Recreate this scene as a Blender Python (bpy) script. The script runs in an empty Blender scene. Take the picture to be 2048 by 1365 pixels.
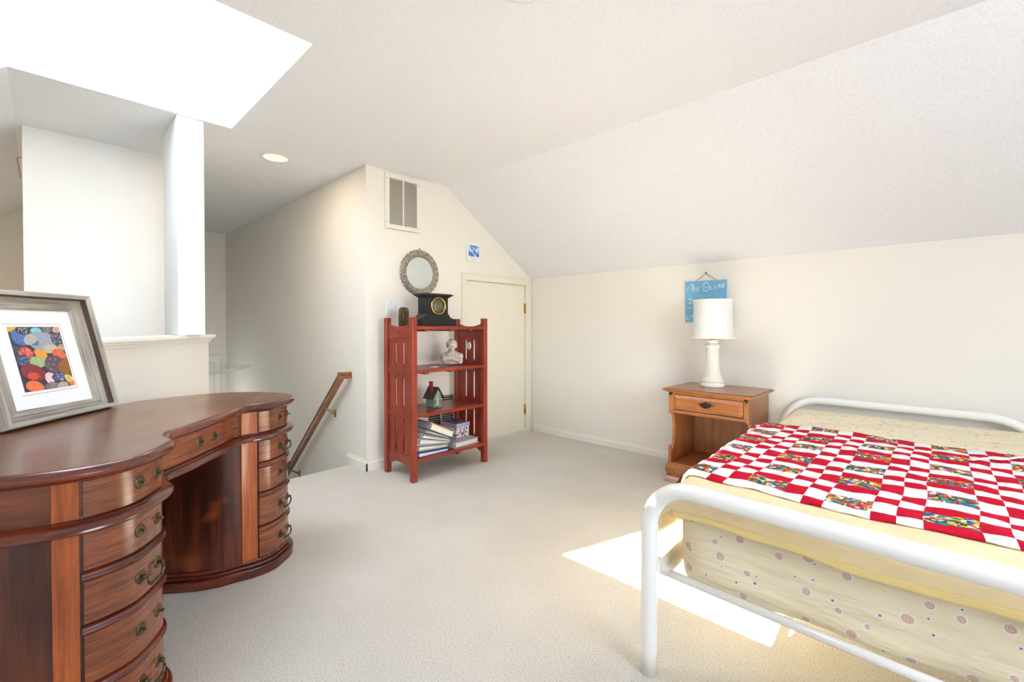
import bpy, bmesh, math, random
from mathutils import Vector, Matrix
random.seed(7)
S = bpy.context.scene
COL = S.collection
PI = math.pi

# ------------------------------------------------------------------ camera, world, sun, exposure
H = 1.16
cam_d = bpy.data.cameras.new('camera'); cam = bpy.data.objects.new('camera', cam_d); COL.objects.link(cam)
cam_d.sensor_width = 36; cam_d.lens = 36*900/2048; cam_d.clip_start = .02
cam_d.shift_y = -(682.5-662.8)/2048
FW = Vector((-.6919, .7219, 0))
pitch = .012
fwd = (FW*math.cos(pitch) + Vector((0, 0, -math.sin(pitch)))).normalized()
rt = Vector((.7219, .6919, 0)); up = rt.cross(fwd)
M = Matrix((rt, up, -fwd)).transposed().to_4x4(); M.translation = (0, 0, H)
cam.matrix_world = M
S.camera = cam

world = bpy.data.worlds.new('sky'); S.world = world; world.use_nodes = True
wn = world.node_tree.nodes; wl = world.node_tree.links
sky = wn.new('ShaderNodeTexSky'); sky.sky_type = 'NISHITA'; sky.sun_disc = False
sky.sun_elevation = math.radians(43); sky.sun_rotation = math.radians(225)
wl.new(sky.outputs[0], wn['Background'].inputs[0]); wn['Background'].inputs[1].default_value = .8

def add_light(name, kind, loc, direction, energy, color=(1, 1, 1), size=None, size_y=None):
    d = bpy.data.lights.new(name, kind); o = bpy.data.objects.new(name, d); COL.objects.link(o)
    o.location = loc; d.energy = energy; d.color = color
    o.rotation_euler = Vector(direction).to_track_quat('-Z', 'Y').to_euler()
    if size:
        d.shape = 'RECTANGLE'; d.size = size; d.size_y = size_y or size
    return o
sun = add_light('sun', 'SUN', (-6, -4, 8), (.76, .772, -1), 55, (1, .975, .94)); sun.data.angle = math.radians(.6)
# daylight: fill at an added gable window behind camera, skylight, stair window below
add_light('window_fill', 'AREA', (1.80, 1.05, 1.42), (-1, .05, -.05), 44, (.90, .94, 1), 1.9, 1.35)
add_light('skylight_daylight', 'AREA', (-2.715, -.05, 3.15), (0, .45, -1), 30, (.86, .93, 1), 1.5, 1.0)
add_light('stair_window_daylight', 'AREA', (-6.6, 1.0, -.2), (.5, 1, .1), 4, (.95, .98, 1), .5, .9)
add_light('loft_fill', 'AREA', (-5.7, -1.2, .9), (0, 1, .25), 7, (1, .86, .68), 1.2, .8)  # added warm fill lamp in the far loft; no window stands there
add_light('recessed_glow', 'AREA', (-3.67, 1.237, 2.43), (0, 0, -1), 3.5, (1, .80, .6), .14)

S.view_settings.view_transform = 'Standard'; S.view_settings.look = 'None'
S.view_settings.gamma = 1; S.view_settings.use_curve_mapping = False
S.view_settings.exposure = .62

# ------------------------------------------------------------------ materials
def newmat(name):
    m = bpy.data.materials.new(name); m.use_nodes = True
    return m, m.node_tree.nodes, m.node_tree.links, m.node_tree.nodes['Principled BSDF']
def ramp(n, stops, mode='LINEAR'):
    r = n.new('ShaderNodeValToRGB'); r.color_ramp.interpolation = mode
    e = r.color_ramp.elements
    while len(e) < len(stops): e.new(.5)
    for i, (p, c) in enumerate(stops): e[i].position = p; e[i].color = (*c, 1)
    return r
def srgb(r, g, b):
    f = lambda c: (c/255/12.92) if c/255 <= .04045 else ((c/255+.055)/1.055)**2.4
    return (f(r), f(g), f(b))
def plain(name, col, rough=.5, metal=0, bump=0, scale=200, var=0, coat=0, vscale=8, spec=.5):
    m, n, l, b = newmat(name)
    b.inputs['Roughness'].default_value = rough; b.inputs['Metallic'].default_value = metal
    b.inputs['Coat Weight'].default_value = coat; b.inputs['Specular IOR Level'].default_value = spec
    b.inputs['Base Color'].default_value = (*col, 1)
    tc = n.new('ShaderNodeTexCoord')
    nz = n.new('ShaderNodeTexNoise'); nz.inputs['Scale'].default_value = vscale; nz.inputs['Detail'].default_value = 4
    l.new(tc.outputs['Object'], nz.inputs['Vector'])
    v = var or .02
    r = ramp(n, [(.3, tuple(c*(1-v) for c in col)), (.7, tuple(min(1, c*(1+v)) for c in col))])
    l.new(nz.outputs['Fac'], r.inputs[0]); l.new(r.outputs[0], b.inputs['Base Color'])
    if bump:
        n2 = n.new('ShaderNodeTexNoise'); n2.inputs['Scale'].default_value = scale; n2.inputs['Detail'].default_value = 3
        l.new(tc.outputs['Object'], n2.inputs['Vector'])
        bp = n.new('ShaderNodeBump'); bp.inputs['Strength'].default_value = bump; bp.inputs['Distance'].default_value = .004
        l.new(n2.outputs['Fac'], bp.inputs['Height']); l.new(bp.outputs[0], b.inputs['Normal'])
    return m
def wood(name, stops, stretch=(3, 3, 40), rough=.35, coat=.3, scale=1.0, bump=.05, patch=None):
    """stretched noise grain; stretch = scale along object x, y, z (small along the grain)"""
    m, n, l, b = newmat(name)
    tc = n.new('ShaderNodeTexCoord'); mp = n.new('ShaderNodeMapping'); mp.inputs['Scale'].default_value = [s*scale for s in stretch]
    l.new(tc.outputs['Object'], mp.inputs['Vector'])
    a = n.new('ShaderNodeTexNoise'); a.inputs['Scale'].default_value = 1; a.inputs['Detail'].default_value = 8; a.inputs['Roughness'].default_value = .62; a.inputs['Distortion'].default_value = .35
    l.new(mp.outputs[0], a.inputs['Vector'])
    c = n.new('ShaderNodeTexNoise'); c.inputs['Scale'].default_value = 3.2; c.inputs['Detail'].default_value = 3
    l.new(tc.outputs['Object'], c.inputs['Vector'])
    mx = n.new('ShaderNodeMix'); mx.inputs['Factor'].default_value = .38
    l.new(a.outputs['Fac'], mx.inputs[2]); l.new(c.outputs['Fac'], mx.inputs[3])
    r = ramp(n, stops); l.new(mx.outputs[0], r.inputs[0])
    out = r.outputs[0]
    if patch:
        out = patch(n, l, tc, out)
    l.new(out, b.inputs['Base Color'])
    b.inputs['Roughness'].default_value = rough; b.inputs['Coat Weight'].default_value = coat; b.inputs['Coat Roughness'].default_value = .22
    bp = n.new('ShaderNodeBump'); bp.inputs['Strength'].default_value = bump; bp.inputs['Distance'].default_value = .002
    l.new(a.outputs['Fac'], bp.inputs['Height']); l.new(bp.outputs[0], b.inputs['Normal'])
    return m
MT = {}
MT['wall'] = plain('wall_paint', srgb(238, 233, 223), .9, bump=.05, scale=90, var=.008, vscale=1.5)
MT['wall_white'] = plain('white_wall_paint', srgb(241, 240, 237), .85, bump=.04, scale=90, var=.006)
MT['trim'] = plain('trim_paint', srgb(240, 236, 226), .4, var=.006)
MT['trim_cream'] = plain('cream_trim_paint', srgb(234, 228, 211), .45, var=.006)
def ceiling_mat():
    m, n, l, b = newmat('stippled_ceiling')
    tc = n.new('ShaderNodeTexCoord')
    nz = n.new('ShaderNodeTexNoise'); nz.inputs['Scale'].default_value = 130; nz.inputs['Detail'].default_value = 4; nz.inputs['Roughness'].default_value = .7
    l.new(tc.outputs['Object'], nz.inputs['Vector'])
    r = ramp(n, [(.34, srgb(228, 228, 227)), (.52, srgb(241, 241, 242))]); l.new(nz.outputs['Fac'], r.inputs[0]); l.new(r.outputs[0], b.inputs['Base Color'])
    bp = n.new('ShaderNodeBump'); bp.inputs['Strength'].default_value = .14; bp.inputs['Distance'].default_value = .003
    l.new(nz.outputs['Fac'], bp.inputs['Height']); l.new(bp.outputs[0], b.inputs['Normal'])
    b.inputs['Roughness'].default_value = .95
    return m
MT['ceiling'] = ceiling_mat()
def carpet_mat():
    m, n, l, b = newmat('cream_carpet')
    tc = n.new('ShaderNodeTexCoord')
    nz = n.new('ShaderNodeTexNoise'); nz.inputs['Scale'].default_value = 175; nz.inputs['Detail'].default_value = 6; nz.inputs['Roughness'].default_value = .75
    big = n.new('ShaderNodeTexNoise'); big.inputs['Scale'].default_value = 2.2; big.inputs['Detail'].default_value = 6
    l.new(tc.outputs['Object'], nz.inputs['Vector']); l.new(tc.outputs['Object'], big.inputs['Vector'])
    r = ramp(n, [(.30, srgb(150, 140, 124)), (.46, srgb(218, 212, 202)), (.66, srgb(238, 234, 227))])
    l.new(nz.outputs['Fac'], r.inputs[0])
    r2 = ramp(n, [(.35, (.93, .925, .915)), (.65, (1, 1, 1))]); l.new(big.outputs['Fac'], r2.inputs[0])
    mx = n.new('ShaderNodeMix'); mx.data_type = 'RGBA'; mx.blend_type = 'MULTIPLY'; mx.inputs['Factor'].default_value = 1
    l.new(r.outputs[0], mx.inputs[6]); l.new(r2.outputs[0], mx.inputs[7]); l.new(mx.outputs[2], b.inputs['Base Color'])
    bp = n.new('ShaderNodeBump'); bp.inputs['Strength'].default_value = .75; bp.inputs['Distance'].default_value = .008
    l.new(nz.outputs['Fac'], bp.inputs['Height']); l.new(bp.outputs[0], b.inputs['Normal'])
    b.inputs['Roughness'].default_value = 1; b.inputs['Specular IOR Level'].default_value = .1
    return m
MT['carpet'] = carpet_mat()
MAH = [(.30, srgb(50, 21, 11)), (.45, srgb(90, 39, 17)), (.58, srgb(116, 54, 24)), (.72, srgb(140, 74, 35))]
MT['mahogany'] = wood('mahogany', MAH, (3, 3, 34), .26, .5)
MT['mahogany_drawer'] = wood('mahogany_drawer_veneer', [(.32, srgb(54, 25, 12)), (.44, srgb(96, 46, 20)), (.55, srgb(124, 62, 27)), (.66, srgb(152, 84, 38))], (7, 7, 130), .24, .6)
MT['mahogany_dark'] = wood('dark_mahogany_moulding', [(.34, srgb(46, 18, 16)), (.5, srgb(84, 32, 22)), (.66, srgb(132, 56, 28))], (5, 5, 50), .22, .6)
def blotch(n, l, tc, out):
    nz = n.new('ShaderNodeTexNoise'); nz.inputs['Scale'].default_value = 4.5; l.new(tc.outputs['Object'], nz.inputs['Vector'])
    r = ramp(n, [(.64, (0, 0, 0)), (.74, (.6, .6, .6))]); l.new(nz.outputs['Fac'], r.inputs[0])
    mx = n.new('ShaderNodeMix'); mx.data_type = 'RGBA'; l.new(r.outputs[0], mx.inputs['Factor'])
    l.new(out, mx.inputs[6]); mx.inputs[7].default_value = (*srgb(176, 84, 36), 1)
    return mx.outputs[2]
MT['mahogany_panel'] = wood('dark_mahogany_panel', [(.34, srgb(34, 13, 9)), (.48, srgb(62, 25, 14)), (.58, srgb(88, 40, 20)), (.70, srgb(110, 54, 26))], (22, 22, 2), .3, .4, patch=blotch)
MT['pilaster'] = wood('orange_veneer', [(.34, srgb(112, 48, 16)), (.5, srgb(152, 72, 26)), (.66, srgb(184, 96, 34))], (90, 90, 5), .28, .5)
MT['desktop'] = wood('desktop_veneer', [(.32, srgb(66, 33, 20)), (.46, srgb(100, 56, 33)), (.56, srgb(120, 72, 44)), (.70, srgb(140, 92, 60))], (60, 3.5, 10), .30, .35)
MT['red_wood'] = wood('red_stained_wood', [(.3, srgb(112, 30, 15)), (.5, srgb(146, 46, 25)), (.7, srgb(170, 66, 40))], (40, 40, 5), .38, .25, bump=.08)
MT['red_wood_shelf'] = wood('red_stained_shelf_wood', [(.3, srgb(110, 30, 16)), (.5, srgb(142, 46, 26)), (.7, srgb(166, 66, 42))], (18, 3, 18), .34, .3, bump=.08)
MT['oak'] = wood('honey_maple', [(.3, srgb(112, 62, 28)), (.5, srgb(154, 94, 48)), (.7, srgb(182, 122, 68))], (4, 40, 60), .34, .35)
MT['oak_v'] = wood('honey_maple_vertical', [(.3, srgb(116, 66, 32)), (.5, srgb(156, 96, 50)), (.7, srgb(178, 120, 68))], (18, 18, 3), .34, .35)
MT['oak_back'] = wood('plain_maple_back', [(.3, srgb(128, 84, 54)), (.5, srgb(156, 106, 72)), (.7, srgb(176, 126, 90))], (20, 20, 3), .5, .1)
MT['rail'] = wood('walnut_handrail', [(.3, srgb(94, 56, 30)), (.5, srgb(132, 82, 46)), (.7, srgb(164, 108, 66))], (4, 30, 30), .35, .3)
MT['grey_wood'] = wood('weathered_grey_wood', [(.28, srgb(104, 94, 84)), (.45, srgb(150, 142, 132)), (.58, srgb(182, 176, 166)), (.72, srgb(206, 200, 190))], (3, 90, 90), .8, 0, bump=.5)
MT['grey_wood_v'] = wood('weathered_grey_wood_upright', [(.28, srgb(104, 94, 84)), (.45, srgb(150, 142, 132)), (.58, srgb(180, 176, 168)), (.72, srgb(206, 200, 190))], (90, 3, 90), .8, 0, bump=.5)
MT['brown_lip'] = wood('brown_wood_lip', [(.3, srgb(70, 54, 48)), (.6, srgb(104, 82, 70)), (.8, srgb(150, 92, 50))], (60, 3, 60), .7, 0)
MT['bronze'] = plain('aged_bronze', srgb(96, 84, 60), .38, .85, bump=.2, scale=120, var=.35, vscale=60)
MT['bronze_dark'] = plain('dark_cast_bronze', srgb(84, 66, 44), .42, .8, bump=.5, scale=140, var=.4, vscale=70)
MT['brass'] = plain('polished_brass', srgb(200, 162, 84), .24, 1, var=.05)
MT['brass_dull'] = plain('dull_brass', srgb(150, 128, 72), .34, 1, var=.12, vscale=50)
MT['pewter'] = plain('dark_pewter', srgb(72, 66, 58), .38, .9, var=.3, vscale=90)
MT['white_enamel'] = plain('white_enamel_tube', srgb(240, 239, 235), .22, coat=.5, var=.004)
MT['yellow_cloth'] = plain('pale_yellow_blanket', srgb(242, 221, 178), .95, bump=.35, scale=60, var=.04, vscale=14, spec=.1)
MT['yellow_hem'] = plain('yellow_blanket_binding', srgb(240, 214, 150), .85, bump=.3, scale=110, var=.03, vscale=40, spec=.15)
MT['red_cloth'] = plain('crimson_cotton', srgb(198, 18, 46), .85, bump=.3, scale=130, var=.08, vscale=40, spec=.12)
MT['white_cloth'] = plain('white_cotton', srgb(240, 236, 234), .9, bump=.3, scale=130, var=.01, vscale=40, spec=.12)
def floral_mat(name, scale=95, base=None):
    m, n, l, b = newmat(name)
    tc = n.new('ShaderNodeTexCoord')
    nz = n.new('ShaderNodeTexNoise'); nz.inputs['Scale'].default_value = scale*.4; l.new(tc.outputs['Object'], nz.inputs['Vector'])
    ad = n.new('ShaderNodeMix'); ad.data_type = 'VECTOR'; ad.inputs['Factor'].default_value = .03
    l.new(tc.outputs['Object'], ad.inputs[4]); l.new(nz.outputs['Color'], ad.inputs[5])
    v = n.new('ShaderNodeTexVoronoi'); v.inputs['Scale'].default_value = scale; l.new(ad.outputs[1], v.inputs['Vector'])
    sp = n.new('ShaderNodeSeparateColor'); l.new(v.outputs['Color'], sp.inputs[0])
    cols = base or [(0, srgb(32, 96, 70)), (.14, srgb(206, 46, 34)), (.30, srgb(226, 96, 60)), (.40, srgb(236, 186, 40)), (.50, srgb(46, 116, 92)), (.62, srgb(62, 92, 170)), (.70, srgb(238, 232, 222)), (.80, srgb(60, 150, 150)), (.88, srgb(24, 56, 50)), (.95, srgb(214, 70, 80))]
    r = ramp(n, cols, 'CONSTANT'); l.new(sp.outputs[0], r.inputs[0]); l.new(r.outputs[0], b.inputs['Base Color'])
    b.inputs['Roughness'].default_value = .85; b.inputs['Specular IOR Level'].default_value = .12
    return m
MT['floral'] = floral_mat('floral_print_cotton', 92)
MT['floral_box'] = floral_mat('floral_paper', 110, [(0, srgb(232, 226, 224)), (.52, srgb(70, 84, 120)), (.62, srgb(86, 120, 96)), (.72, srgb(190, 90, 110)), (.80, srgb(238, 232, 230)), (.92, srgb(50, 58, 80))])
MT['floral_lid'] = floral_mat('dark_floral_paper', 90, [(0, srgb(120, 112, 136)), (.35, srgb(84, 76, 96)), (.55, srgb(150, 140, 160)), (.72, srgb(130, 86, 90)), (.85, srgb(70, 74, 96))])
def shell_mat(name, plane):
    m, n, l, b = newmat(name)
    tc = n.new('ShaderNodeTexCoord'); sx = n.new('ShaderNodeSeparateXYZ'); cx = n.new('ShaderNodeCombineXYZ')
    l.new(tc.outputs['Object'], sx.inputs[0]); l.new(sx.outputs['X'], cx.inputs['X']); l.new(sx.outputs[plane], cx.inputs['Y'])
    def mth(op, a, c=None, c2=None):
        q = n.new('ShaderNodeMath'); q.operation = op
        for i, w in enumerate((a, c, c2)):
            if w is None: continue
            if isinstance(w, (int, float)): q.inputs[i].default_value = w
            else: l.new(w, q.inputs[i])
        return q.outputs[0]
    out = None
    base = n.new('ShaderNodeRGB'); base.outputs[0].default_value = (*srgb(238, 226, 196), 1); out = base.outputs[0]
    for scale, rad, white, tint, line, rings in ((13, .14, .18, srgb(228, 196, 180), srgb(140, 102, 104), 62), (21, .075, .12, srgb(110, 134, 184), srgb(130, 150, 190), 0)):
        v = n.new('ShaderNodeTexVoronoi'); v.voronoi_dimensions = '2D'; v.inputs['Scale'].default_value = scale; v.inputs['Randomness'].default_value = .85
        l.new(cx.outputs[0], v.inputs['Vector'])
        sp = n.new('ShaderNodeSeparateColor'); l.new(v.outputs['Color'], sp.inputs[0])
        keep = mth('GREATER_THAN', sp.outputs[0], .15 if rings else .66)
        rr = mth('MULTIPLY_ADD', sp.outputs[1], rad*.7, rad*.55)
        inside = mth('MULTIPLY', mth('LESS_THAN', v.outputs['Distance'], rr), keep)
        halo = mth('MULTIPLY', mth('LESS_THAN', v.outputs['Distance'], mth('ADD', rr, white-rad)), keep)
        for fac, colr in ((halo, srgb(238, 234, 230)), (inside, tint)):
            mx = n.new('ShaderNodeMix'); mx.data_type = 'RGBA'; l.new(fac, mx.inputs['Factor']); l.new(out, mx.inputs[6]); mx.inputs[7].default_value = (*colr, 1); out = mx.outputs[2]
        if rings:
            # spiral line: sin(k*dist + angle)
            d = n.new('ShaderNodeVectorMath'); d.operation = 'SUBTRACT'
            sc = n.new('ShaderNodeVectorMath'); sc.operation = 'SCALE'; l.new(cx.outputs[0], sc.inputs[0]); sc.inputs['Scale'].default_value = 1
            l.new(sc.outputs[0], d.inputs[0]); l.new(v.outputs['Position'], d.inputs[1])
            s2 = n.new('ShaderNodeSeparateXYZ'); l.new(d.outputs[0], s2.inputs[0])
            ang = mth('ARCTAN2', s2.outputs['Y'], s2.outputs['X'])
            w = mth('SINE', mth('ADD', mth('MULTIPLY', v.outputs['Distance'], 95), ang))
            ln = mth('MULTIPLY', mth('GREATER_THAN', w, .45), inside)
            mx = n.new('ShaderNodeMix'); mx.data_type = 'RGBA'; l.new(mth('MULTIPLY', ln, .45), mx.inputs['Factor']); l.new(out, mx.inputs[6]); mx.inputs[7].default_value = (*line, 1); out = mx.outputs[2]
    l.new(out, b.inputs['Base Color']); b.inputs['Roughness'].default_value = .9; b.inputs['Specular IOR Level'].default_value = .12
    mp = n.new('ShaderNodeMapping'); mp.inputs['Scale'].default_value = (2.2, 3, 9); l.new(tc.outputs['Object'], mp.inputs['Vector'])
    mp.inputs['Rotation'].default_value = (0, .35, 0)
    nz = n.new('ShaderNodeTexNoise'); nz.inputs['Scale'].default_value = 1.6; nz.inputs['Detail'].default_value = 3; l.new(mp.outputs[0], nz.inputs['Vector'])
    bp = n.new('ShaderNodeBump'); bp.inputs['Strength'].default_value = .8; bp.inputs['Distance'].default_value = .04
    l.new(nz.outputs['Fac'], bp.inputs['Height']); l.new(bp.outputs[0], b.inputs['Normal'])
    return m
MT['shell_side'] = shell_mat('shell_print_sheet_side', 'Z')
MT['shell_top'] = shell_mat('shell_print_sheet_top', 'Y')
MT['black_slate'] = plain('black_painted_clock_case', srgb(22, 22, 25), .5, bump=.1, scale=150, var=.15)
MT['clock_dial'] = plain('dark_dial', srgb(84, 92, 88), .35, var=.1, vscale=60)
MT['stone'] = plain('weathered_cast_stone', srgb(206, 196, 184), .95, bump=.6, scale=90, var=.12, vscale=30, spec=.2)
MT['porcelain'] = plain('cream_porcelain', srgb(240, 235, 222), .18, coat=.6, var=.006)
def shade_mat():
    m, n, l, b = newmat('white_lampshade_fabric')
    b.inputs['Base Color'].default_value = (*srgb(226, 226, 225), 1); b.inputs['Roughness'].default_value = .9
    tc = n.new('ShaderNodeTexCoord'); g = n.new('ShaderNodeTexNoise'); mp = n.new('ShaderNodeMapping'); mp.inputs['Scale'].default_value = (300, 300, 6)
    l.new(tc.outputs['Object'], mp.inputs[0]); l.new(mp.outputs[0], g.inputs['Vector']); g.inputs['Scale'].default_value = 1
    bp = n.new('ShaderNodeBump'); bp.inputs['Strength'].default_value = .15; bp.inputs['Distance'].default_value = .002
    l.new(g.outputs['Fac'], bp.inputs['Height']); l.new(bp.outputs[0], b.inputs['Normal'])
    return m
MT['shade'] = shade_mat()
MT['shade_trim'] = plain('cream_braid', srgb(240, 234, 222), .9, bump=.3, scale=300, var=.02)
MT['sign_blue'] = wood('blue_painted_board', [(.25, srgb(92, 160, 200)), (.45, srgb(112, 176, 212)), (.6, srgb(132, 190, 220)), (.75, srgb(160, 206, 228))], (3, 3, 26), .7, 0)
MT['chalk'] = plain('white_hand_lettering', srgb(232, 240, 244), .8)
MT['cord'] = plain('brown_cord', srgb(140, 112, 84), .8)
MT['lamp_cord'] = plain('tan_lamp_cord', srgb(196, 168, 116), .6)
MT['green_paint'] = plain('mint_green_paint', srgb(124, 160, 138), .8, bump=.2, scale=80, var=.08, vscale=30)
MT['brown_roof'] = plain('rusty_tin_roof', srgb(84, 68, 62), .7, bump=.3, scale=90, var=.2, vscale=30)
MT['red_chimney'] = plain('brick_red_paint', srgb(146, 58, 38), .8, bump=.3, var=.1)
MT['pink_paint'] = plain('pale_pink_paint', srgb(214, 168, 164), .8, var=.05)
MT['binder_white'] = plain('white_vinyl', srgb(220, 220, 222), .35, var=.01)
MT['binder_grey'] = plain('pale_grey_vinyl', srgb(196, 194, 200), .4, var=.02)
MT['binder_blue'] = plain('royal_blue_vinyl', srgb(22, 66, 178), .35, var=.04)
MT['binder_teal'] = plain('dark_teal_vinyl', srgb(28, 74, 88), .4, var=.04)
MT['orange_card'] = plain('orange_card', srgb(220, 142, 54), .7, var=.05)
MT['lavender_card'] = plain('lavender_card', srgb(172, 166, 190), .75, var=.06, vscale=60)
def pages_mat():
    m, n, l, b = newmat('paper_edges')
    tc = n.new('ShaderNodeTexCoord'); mp = n.new('ShaderNodeMapping'); mp.inputs['Scale'].default_value = (2, 2, 420)
    l.new(tc.outputs['Object'], mp.inputs[0]); g = n.new('ShaderNodeTexNoise'); g.inputs['Scale'].default_value = 1; l.new(mp.outputs[0], g.inputs['Vector'])
    r = ramp(n, [(.3, srgb(196, 190, 176)), (.55, srgb(236, 232, 222))]); l.new(g.outputs['Fac'], r.inputs[0]); l.new(r.outputs[0], b.inputs['Base Color'])
    b.inputs['Roughness'].default_value = .9
    return m
MT['pages'] = pages_mat()
MT['page_cream'] = plain('cream_page_block', srgb(236, 230, 212), .9, var=.03)
MT['dark'] = plain('dark_void', srgb(40, 38, 34), .9)
MT['vent_shadow'] = plain('grille_shade_grey', srgb(120, 110, 94), .9)
MT['mirror'] = plain('mirror_glass', srgb(225, 232, 232), .03, 1, var=.002)
def silver_mat():
    m, n, l, b = newmat('antique_silver_carving')
    g = n.new('ShaderNodeAttribute'); g.attribute_name = 'relief'; r = ramp(n, [(.22, srgb(52, 42, 34)), (.46, srgb(150, 138, 120)), (.75, srgb(216, 208, 194))])
    l.new(g.outputs['Fac'], r.inputs[0]); l.new(r.outputs[0], b.inputs['Base Color'])
    b.inputs['Metallic'].default_value = .55; b.inputs['Roughness'].default_value = .4
    return m
MT['silver'] = silver_mat()
MT['mat_board'] = plain('white_mat_board', srgb(240, 240, 242), .9, var=.003)
MT['ink'] = plain('dark_bevel_line', srgb(86, 84, 86), .9)
MT['plastic'] = plain('white_switch_plastic', srgb(236, 238, 244), .3, var=.003)
MT['screw'] = plain('steel_screw', srgb(150, 150, 150), .4, .8)
MT['vent'] = plain('cream_painted_steel', srgb(236, 231, 218), .4, var=.006)
def glass_mat(name, tint=(1, 1, 1), refl=.07, rough=0):
    m, n, l, b = newmat(name)
    t = n.new('ShaderNodeBsdfTransparent'); t.inputs[0].default_value = (*tint, 1)
    g = n.new('ShaderNodeBsdfGlossy'); g.inputs['Roughness'].default_value = rough
    fr = n.new('ShaderNodeLayerWeight'); pw = n.new('ShaderNodeMath'); pw.operation = 'POWER'; pw.inputs[1].default_value = 5; l.new(fr.outputs['Facing'], pw.inputs[0])
    ma = n.new('ShaderNodeMath'); ma.operation = 'MULTIPLY_ADD'; ma.inputs[1].default_value = .8; ma.inputs[2].default_value = .03; l.new(pw.outputs[0], ma.inputs[0]); mx = n.new('ShaderNodeMixShader')
    l.new(ma.outputs[0], mx.inputs[0]); l.new(t.outputs[0], mx.inputs[1]); l.new(g.outputs[0], mx.inputs[2])
    l.new(mx.outputs[0], n['Material Output'].inputs[0])
    return m
MT['glass'] = glass_mat('clear_glass', (.97, .99, .99))
MT['glass_tint'] = glass_mat('pale_green_glass', (.96, .98, .97))
def emit(name, col, st):
    m, n, l, b = newmat(name); b.inputs['Base Color'].default_value = (*col, 1)
    b.inputs['Emission Color'].default_value = (*col, 1); b.inputs['Emission Strength'].default_value = st
    return m
MT['bulb'] = emit('lit_bulb', (1, .9, .78), 3.5)
MT['can'] = plain('warm_white_reflector', srgb(250, 226, 204), .3, var=.004)
def flat(name, rgb, rough=.8): 
    if name not in MT: MT[name] = plain(name, srgb(*rgb), rough, var=.06, vscale=120)
    return MT[name]

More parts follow.
